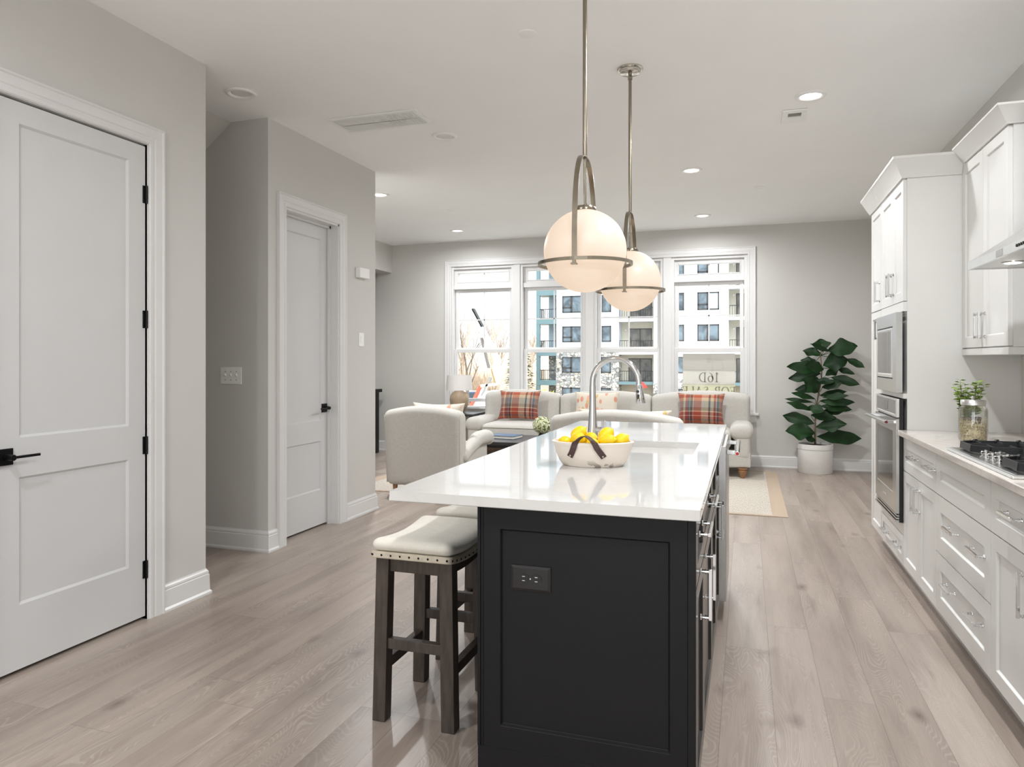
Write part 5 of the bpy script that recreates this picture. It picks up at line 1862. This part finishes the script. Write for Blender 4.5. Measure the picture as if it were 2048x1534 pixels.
def bwin(x0, x1, z0, z1, y=YB, split=.40, awning=True, m='winglass', blind=False):
    fr = MB()
    s = .10
    fr.box(x0, x1, y - .06, y + .02, z0, z0 + s)
    fr.box(x0, x1, y - .06, y + .02, z1 - s, z1)
    fr.box(x0, x0 + s, y - .06, y + .02, z0, z1)
    fr.box(x1 - s, x1, y - .06, y + .02, z0, z1)
    xm = x0 + (x1 - x0) * split
    fr.box(xm - .10, xm + .10, y - .06, y + .02, z0, z1)
    if awning:
        za = z0 + (z1 - z0) * .30
        fr.box(x0, xm, y - .06, y + .02, za - .07, za + .07)
    f_ = part(bld, fr, 'window_frame', M['winframe'])
    part(f_, MB().box(x0 + s * .5, x1 - s * .5, y - .015, y - .005, z0 + s * .5, z1 - s * .5), 'pane', M[m])
    if blind:
        part(f_, MB().box(xm + .10, x1 - s, y - .025, y - .016, z0 + s, z1 - s), 'blind', M['curtain'])
rows = [(9.74, 11.40), (6.22, 7.94), (3.18, 4.79), (.01, 1.62), (-3.0, -1.53)]
rows = [(9.45, 11.10), (6.22, 7.94), (3.18, 4.79), (.01, 1.62), (-2.95, -1.53)]
for i, (a, b) in enumerate(rows):
    yy = YB - (.12 if b < 2 else 0)
    bwin(-18.14, -15.85, a, b, yy, .42)
    bwin(-15.05, -13.06, a, b, yy, .5, i != 2)
    bwin(-7.55, -5.82, a, b, YB - (.1 if b < -1 else 0), .5, i in (0, 1))
    bwin(-4.53, -2.50, a, b, YB - (.1 if b < -1 else 0), .48, i in (0, 1), blind=i in (0, 1))
slabs = [8.35, 5.34, 2.02, -1.05, 11.6]
def railing(x0, x1, y, z0, z1, side=None, parent=None, n=14):
    r = MB()
    r.box(x0, x1, y - .03, y + .03, z1 - .06, z1)
    r.box(x0, x1, y - .03, y + .03, z0 + .08, z0 + .13)
    for k in range(n + 1):
        x = x0 + (x1 - x0) * k / n
        r.box(x - .018, x + .018, y - .018, y + .018, z0, z1)
    if side is not None:
        r.box(x0 - .03, x0 + .03, y, y + side, z1 - .06, z1)
        for k in range(1, 7):
            yy = y + side * k / 6
            r.box(x0 - .018, x0 + .018, yy - .018, yy + .018, z0, z1)
    part(bld, r, 'balcony_railing', M['rail'])
for k, z in enumerate(slabs):
    bpart('tower_balcony_slab', M['teal'], (-20.95, -18.8, YB - .1, YB + 2.2, z - .28, z + .24))
    if k != 4:
        railing(-20.6, -18.85, YB + .05, z + .24, z + 1.32, 1.8, n=8)
    bpart('tower_balcony_door', M['winglass2'], (-19.35, -18.82, YB + 1.84, YB + 1.9, z + .24, z + 2.45))
bpart('tower_post', M['teal'], (-20.95, -20.58, YB - .08, YB + .25, GZ, 12))
for k, z in enumerate(slabs):
    for (xa, xb, dx0, dx1) in ((-12.25, -8.74, -11.44, -9.22), (-1.60, 1.90, -.85, 1.2)):
        bpart('balcony_slab', M['siding_white'] if k < 3 else M['teal'], (xa, xb, YB - .15, YB + 1.6, z - .17 if k < 3 else z - .12, z + .17))
        fr = MB()
        zt = z + .17
        fr.box(dx0 - .08, dx1 + .08, YB + 1.54, YB + 1.6, zt, zt + 2.35)
        f_ = part(bld, fr, 'patio_door_frame', M['winframe'])
        part(f_, MB().box(dx0, (dx0 + dx1) / 2 - .05, YB + 1.52, YB + 1.54, zt + .06, zt + 2.27), 'pane', M['winglass2'])
        part(f_, MB().box((dx0 + dx1) / 2 + .05, dx1, YB + 1.52, YB + 1.54, zt + .06, zt + 2.27), 'pane', M['winglass2'])
        railing(xa + .1, xb - .1, YB - .08, z + .17, z + 1.27)
        part(bld, MB().cyl((xa + .45, YB + 1.6, zt + 2.2), (xa + .45, YB + 1.5, zt + 2.2), .09, n=10), 'wall_lamp', M['white_plastic'])
ub = MB().lathe([(.5, 0), (.45, .15), (.05, .6)], (-9.6, YB - 2.2, -1.4), 14)
ub.cyl((-9.6, YB - 2.2, GZ), (-9.6, YB - 2.2, -1.3), .04)
solo(ub, 'patio_umbrella', M['sun_red'], 'small red patio umbrella in front of the apartment block', 'umbrella', (-9.6, YB - 2.2, GZ))

# sale sign in the rightmost window
def stroke(mb, pts, w0, w1, f, y0, y1, closed=False):
    """pen stroke: width interpolates from w0 to w1 measured per point list"""
    P = [Vector((p[0], p[1])) for p in pts]
    m = len(P)
    L, R2 = [], []
    for i in range(m):
        a = P[max(i - 1, 0)] if not closed else P[i - 1]
        b = P[min(i + 1, m - 1)] if not closed else P[(i + 1) % m]
        d = (b - a).normalized()
        n = Vector((-d.y, d.x))
        w = (pts[i][2] if len(pts[i]) > 2 else w0) / 2
        L.append(P[i] + n * w)
        R2.append(P[i] - n * w)
    rng = range(m if closed else m - 1)
    for i in rng:
        j = (i + 1) % m
        q = [L[i], L[j], R2[j], R2[i]]
        v = [mb.bm.verts.new(f(p.x, p.y, y)) for y in (y0, y1) for p in q]
        for fc in ((0, 1, 2, 3), (7, 6, 5, 4), (0, 4, 5, 1), (1, 5, 6, 2), (2, 6, 7, 3), (3, 7, 4, 0)):
            mb.bm.faces.new([v[k] for k in fc])
def ell(cx, cy, rx, ry, a0, a1, n, wt, wn):
    out = []
    for i in range(n + 1):
        a = math.radians(a0 + (a1 - a0) * i / n)
        out.append((cx + rx * math.cos(a), cy + ry * math.sin(a), wn + (wt - wn) * abs(math.cos(a))))
    return out
T, N_ = .13, .05
GL = {
 '1': (.42, [[(.22, 0, T), (.22, 1, T)], [(.05, .03, N_), (.39, .03, N_)], [(.04, .84, N_), (.24, .97, N_)]]),
 '6': (.62, [ell(.31, .33, .23, .31, 0, 360, 24, T, N_), [(.08, .33, T), (.10, .58, T * .9), (.22, .84, .09), (.46, 1.0, N_)]]),
 'D': (.80, [[(.16, 0, T), (.16, 1, T)], [(.02, .025, N_), (.30, .025, N_)], [(.02, .975, N_), (.30, .975, N_)], ell(.28, .5, .42, .475, -90, 90, 18, T, N_)]),
 'F': (.62, [[(.16, 0, T), (.16, 1, T)], [(.02, .025, N_), (.32, .025, N_)], [(.02, .975, N_), (.56, .975, N_)], [(.16, .52, N_), (.44, .52, N_)], [(.56, 1.0, N_), (.56, .78, N_)], [(.44, .62, N_), (.44, .42, N_)]]),
 'O': (.84, [ell(.42, .5, .35, .485, 0, 360, 28, T, N_)]),
 'R': (.78, [[(.16, 0, T), (.16, 1, T)], [(.02, .025, N_), (.32, .025, N_)], [(.02, .975, N_), (.30, .975, N_)], ell(.30, .745, .25, .23, -90, 90, 14, T, N_), [(.16, .515, N_), (.32, .515, N_)], [(.34, .51, .10), (.68, .02, .12)], [(.56, .025, N_), (.76, .025, N_)]]),
 'S': (.58, [[(.50, .80, N_), (.42, .94, N_), (.28, .97, N_), (.13, .90, .09), (.10, .74, T), (.22, .60, T), (.40, .48, T), (.50, .30, T), (.44, .10, .09), (.28, .03, N_), (.14, .06, N_), (.07, .22, N_)]]),
 'A': (.80, [[(.10, 0, N_), (.40, 1, N_)], [(.40, 1, T), (.68, 0, T)], [(.20, .34, N_), (.58, .34, N_)], [(0, .025, N_), (.22, .025, N_)], [(.54, .025, N_), (.80, .025, N_)]]),
 'L': (.64, [[(.16, 0, T), (.16, 1, T)], [(.02, .025, N_), (.58, .025, N_)], [(.02, .975, N_), (.32, .975, N_)], [(.58, 0, N_), (.58, .26, N_)]]),
 'E': (.66, [[(.16, 0, T), (.16, 1, T)], [(.02, .025, N_), (.58, .025, N_)], [(.02, .975, N_), (.56, .975, N_)], [(.16, .52, N_), (.44, .52, N_)], [(.56, 1.0, N_), (.56, .78, N_)], [(.58, 0, N_), (.60, .25, N_)], [(.44, .62, N_), (.44, .42, N_)]]),
 ' ': (.36, []),
}
SA, SB = -.772, -.131
YS = YG + .008
sg = thing('sale_sign', 'pale 16D for sale sign hung outside the rightmost window, lettering reversed', 'sign', ((SA + SB) / 2, YS, .8))
for (za, zb, m_) in ((1.173, 1.390, 'sign_a'), (1.000, 1.173, 'sign_b'), (.70, 1.000, 'sign_c')):
    part(sg, MB().box(SA, SB, YS, YS + .012, za, zb), 'panel_band', M[m_])
def sign_text(txt, xc, z0, hgt, track):
    wtot = sum(GL[c][0] + track for c in txt) * hgt - track * hgt
    x = 0
    for ch in txt:
        if GL[ch][1]:
            g = MB()
            for stp in GL[ch][1]:
                stroke(g, stp, N_, N_, lambda u, v, y, x=x: (xc + wtot / 2 - x - u * hgt, y, z0 + v * hgt), YS - .003, YS - .0002)
            part(sg, g, 'letter', M['sign_d'])
        x += (GL[ch][0] + track) * hgt
sign_text('16D', -.452, 1.030, .122, .10)
sign_text('FOR SALE', -.452, .86, .112, .08)
em = MB()
for q in ([(-.05, .0), (.05, .0), (.05, .008), (-.05, .008)], [(-.04, .045), (.04, .045), (.0, .07), (0, .07)], [(-.036, .012), (-.024, .012), (-.024, .04), (-.036, .04)],
          [(-.006, .012), (.006, .012), (.006, .04), (-.006, .04)], [(.024, .012), (.036, .012), (.036, .04), (.024, .04)]):
    em.prism(q, lambda u, v, y: (-.452 + u * .62, y, 1.285 + v * .75), YS - .003, YS - .0002)
part(sg, em, 'emblem', M['sign_e'])

# boom truck
bt = thing('boom_truck', 'white boom pump truck with a folded cream boom rising past the leftmost window', 'truck', (-11.5, 30, GZ))
def beam(p, q, w, d, y=30.0):
    b = MB()
    p, q = Vector(p), Vector(q)
    n = (q - p).normalized()
    n = Vector((-n.y, n.x)) * w / 2
    b.hexa([(p.x - n.x, y - d / 2, p.y - n.y), (q.x - n.x, y - d / 2, q.y - n.y), (q.x - n.x, y + d / 2, q.y - n.y), (p.x - n.x, y + d / 2, p.y - n.y),
            (p.x + n.x, y - d / 2, p.y + n.y), (q.x + n.x, y - d / 2, q.y + n.y), (q.x + n.x, y + d / 2, q.y + n.y), (p.x + n.x, y + d / 2, p.y + n.y)])
    return b
part(bt, beam((-13.6, 6.35), (-10.72, 1.66), .17, .2), 'boom_section', M['yellow'], bevel=.02)
part(bt, beam((-12.35, 4.46), (-10.60, 1.72), .09, .24), 'boom_section', M['sky_white'], bevel=.02)
part(bt, beam((-11.70, 3.62), (-11.25, 2.80), .06, .3), 'hydraulic_ram', M['black'])
part(bt, beam((-11.30, 2.3), (-10.95, .95), .07, .2), 'hydraulic_ram', M['grey_plastic'])
g = MB()
g.prism([(-10.74, 1.58), (-10.62, 1.62), (-10.46, 1.40), (-10.45, .30), (-10.52, .22), (-10.72, .86), (-10.66, 1.25)], lambda p, q, t: (p, t, q), 29.78, 30.22)
part(bt, g, 'elbow_plate', M['sky_white'], bevel=.02)
part(bt, beam((-10.76, .92), (-10.58, .30), .10, .3), 'elbow_joint', M['ochre'])
part(bt, beam((-10.55, .24), (-11.35, .14), .13, .2), 'lower_boom', M['yellow'], bevel=.02)
part(bt, beam((-11.33, .18), (-11.90, -.95), .12, .2), 'lower_boom', M['redpaint'], bevel=.02)
part(bt, beam((-11.18, .06), (-11.74, -1.0), .09, .24), 'lower_boom', M['sky_white'], bevel=.02)
part(bt, beam((-10.85, .55), (-11.25, -.30), .09, .2), 'hydraulic_ram', M['steel'])
g = MB()
g.prism([(-10.86, -.05), (-10.62, -.10), (-11.05, -1.1), (-11.6, -1.1)], lambda p, q, t: (p, t, q), 29.3, 30.7)
part(bt, g, 'pedestal', M['sky_white'], bevel=.02)
part(bt, MB().box(-14.6, -9.2, 28.9, 31.1, -2.1, -1.1), 'truck_body', M['sky_white'], bevel=.05)
g = MB().box(-16.6, -14.7, 28.9, 31.1, -2.3, -.7)
cb = part(bt, g, 'cab', M['sky_white'], bevel=.12)
for x in (-15.6, -12.0, -10.6):
    for y in (28.9, 31.1):
        part(bt, MB().cyl((x, y - .15, GZ + .5), (x, y + .15, GZ + .5), .5, n=20), 'wheel', M['tyre'])
part(bt, MB().box(-16.5, -9.3, 29.4, 30.6, GZ + .5, -2.1), 'chassis', M['black'])

def make_car(loc, label, rz=0):
    t = thing('parked_car', label, 'car', loc, rz, group='parked cars')
    n = [(-2.2, .35), (-2.15, .75), (-1.6, .92), (-.95, 1.45), (.75, 1.5), (1.45, .98), (2.15, .82), (2.2, .35)]
    b = MB().prism(n, lambda p, q, y: (p, y, q), -.85, .85)
    part(t, b, 'body', M['carblue'], local=True, bevel=.10, seg=3, smooth=50)
    g = MB().prism([(-1.35, .98), (-.85, 1.38), (.68, 1.42), (1.2, 1.0)], lambda p, q, y: (p, y, q), -.865, .865)
    part(t, g, 'side_window', M['carglass'], local=True)
    for x in (-1.35, 1.35):
        for y in (-.75, .75):
            part(t, MB().cyl((x, y - .12, .34), (x, y + .12, .34), .34, n=18), 'wheel', M['tyre'], local=True)
    return t
c1 = make_car((-23.2, 60.0, GZ), 'dark blue car parked behind the lamp, in front of the bare trees')
dup(c1, (-18.4, 61.0, GZ), 0, 'dark blue car parked right of the boom truck, in front of the bare trees')

fn = thing('rail_fence', 'white rail fence running below the bare trees', 'fence', (-28, 66, GZ))
for k in range(12):
    x = -36 + k * 1.4
    part(fn, MB().box(x - .07, x + .07, 65.93, 66.07, GZ, GZ + 1.35), 'fence_post', M['fencewhite'])
for z in (GZ + .55, GZ + .9, GZ + 1.22):
    part(fn, MB().box(-36, -20.6, 65.97, 66.03, z - .06, z + .06), 'fence_rail', M['fencewhite'])

# bare trees
def tree_mesh(seed, h, spread=.55, depth=5, fan=3):
    r = random.Random(seed)
    m = MB()
    def grow(p, d, L, rad, lev):
        pts, rs = [p], [rad]
        q = p.copy()
        dd = d.copy()
        n = 4
        for k in range(n):
            dd = (dd + Vector((r.uniform(-.16, .16), r.uniform(-.16, .16), r.uniform(-.02, .12)))).normalized()
            q = q + dd * (L / n)
            pts.append(q.copy())
            rs.append(rad * (1 - .55 * (k + 1) / n))
        m.tube(pts, rs, 5 if lev < 2 else 3)
        if lev >= depth:
            return
        for k in range(fan + (2 if lev == 0 else 0)):
            f = r.uniform(.35, 1.0)
            i = min(n - 1, int(f * n))
            b = pts[i].lerp(pts[i + 1], f * n - i)
            a = r.uniform(0, 2 * PI)
            nd = (dd + Vector((math.cos(a), math.sin(a), r.uniform(-.1, .5))) * spread * r.uniform(.7, 1.3)).normalized()
            grow(b, nd, L * r.uniform(.50, .72), rad * .42 * (1.25 - .5 * f), lev + 1)
    grow(Vector((0, 0, 0)), Vector((0, 0, 1)), h * .40, h * .013, 0)
    return m
def ground_z(y):
    return GZ if y < 68 else GZ + (y - 68) / 62 * 6.0
trees = []
specs = [(1, 12, 'bark'), (2, 14, 'barkpale'), (3, 10, 'barkdark'), (4, 13, 'bark')]
for sd, h, m_ in specs:
    o = solo(tree_mesh(sd, h, .40, 6, 3), 'bare_tree', M[m_], 'leafless winter tree in the woods beyond the parked cars', 'tree', group='leafless trees in the woods')
    trees.append(o)
big = solo(tree_mesh(21, 11.5, .8, 6, 3), 'bare_tree', M['barkdark'], 'dark crooked leafless tree left of the boom elbow', 'tree')
big.location = (-20.6, 52, GZ)
spots = [(-31.2, 76, .8), (-26.9, 76, .8), (-22.4, 77, .7), (-34.2, 84, .85), (-29.6, 84.5, .9), (-25.2, 84, .8), (-37.6, 92, .95), (-32.9, 92.5, .95), (-27.6, 92, .85),
         (-41.2, 101, 1.0), (-35.9, 101, .9), (-30.4, 101, .95), (-45.0, 110, 1.05), (-39.8, 110, 1.05), (-34.0, 110, 1.0)]
for i, (x, y, s_) in enumerate(spots):
    src = trees[i % 4]
    if i < 4:
        o = src
    else:
        o = src.copy()
        COL.objects.link(o)
    o.location = (x, y, ground_z(y) - .1)
    o.rotation_euler = (0, 0, i * 1.3)
    o.scale = (s_, s_, s_)
# evergreen
ev = thing('evergreen_tree', 'dull green conifer standing among the bare trees', 'tree', (-21.9, 69, ground_z(69)))
er = random.Random(5)
e1 = MB()
for i in range(1500):
    k = er.random() ** .8
    z = .8 + 6.6 * k
    rr_ = (1 - k) ** .6 * 1.45 + .12
    a = er.uniform(0, 2 * PI)
    r0 = rr_ * er.uniform(.45, 1.0)
    p = Vector((-21.9 + r0 * math.cos(a), 69 + r0 * math.sin(a), ground_z(69) + z))
    d = Vector((math.cos(a), math.sin(a), er.uniform(-.6, .3))) * er.uniform(.25, .5)
    n = Vector((-math.sin(a), math.cos(a), er.uniform(-.4, .4))) * .12
    e1.face([p - n, p + d, p + n, p - d * .4])
part(ev, e1, 'needles', M['evergreen'], recalc=False)
part(ev, MB().cyl((-21.9, 69, ground_z(69)), (-21.9, 69, ground_z(69) + 6.8), .16, .03), 'trunk', M['barkdark'])
# undergrowth nobody could count
ug = MB()
for i in range(3400):
    y = rnd.uniform(67.0, 71.5)
    x = -25.2 - rnd.random() * 13
    h = rnd.uniform(.8, 3.4) * (1.5 if rnd.random() < .12 else 1)
    z = ground_z(y)
    p = Vector((x, y, z))
    d = Vector((rnd.uniform(-.5, .5), rnd.uniform(-.2, .2), 1)) * h
    w = rnd.uniform(.012, .03) * (1 + (y - 67) / 50)
    ug.face([p + Vector((-w, 0, 0)), p + Vector((w, 0, 0)), p + d])
    for k in range(2):
        q = p + d * rnd.uniform(.3, .7)
        e_ = Vector((rnd.uniform(-1, 1), rnd.uniform(-.4, .4), rnd.uniform(.2, 1))) * h * .35
        ug.face([q + Vector((-w * .6, 0, 0)), q + Vector((w * .6, 0, 0)), q + e_])
solo(ug, 'undergrowth', M['brush'], 'tangle of bare brown brush below the trees', 'undergrowth', (-28, 80, GZ), kind='stuff', recalc=False)
sb = MB()
for i in range(70):
    a, b = rnd.uniform(0, 2 * PI), rnd.uniform(0, 1.4)
    p = Vector((-19.0 + rnd.uniform(-.4, .4), 69.0 + rnd.uniform(-.4, .4), GZ))
    d = Vector((math.cos(a) * .5, math.sin(a) * .5, 1.0)) * rnd.uniform(.6, 1.5)
    n = Vector((.07, .05, 0))
    sb.face([p, p + d * .5 - n, p + d, p + d * .5 + n])
solo(sb, 'budding_shrub', M['spring'], 'yellow green budding shrub at the foot of the teal balcony tower', 'shrub', (-19.9, 69.5, GZ), recalc=False)
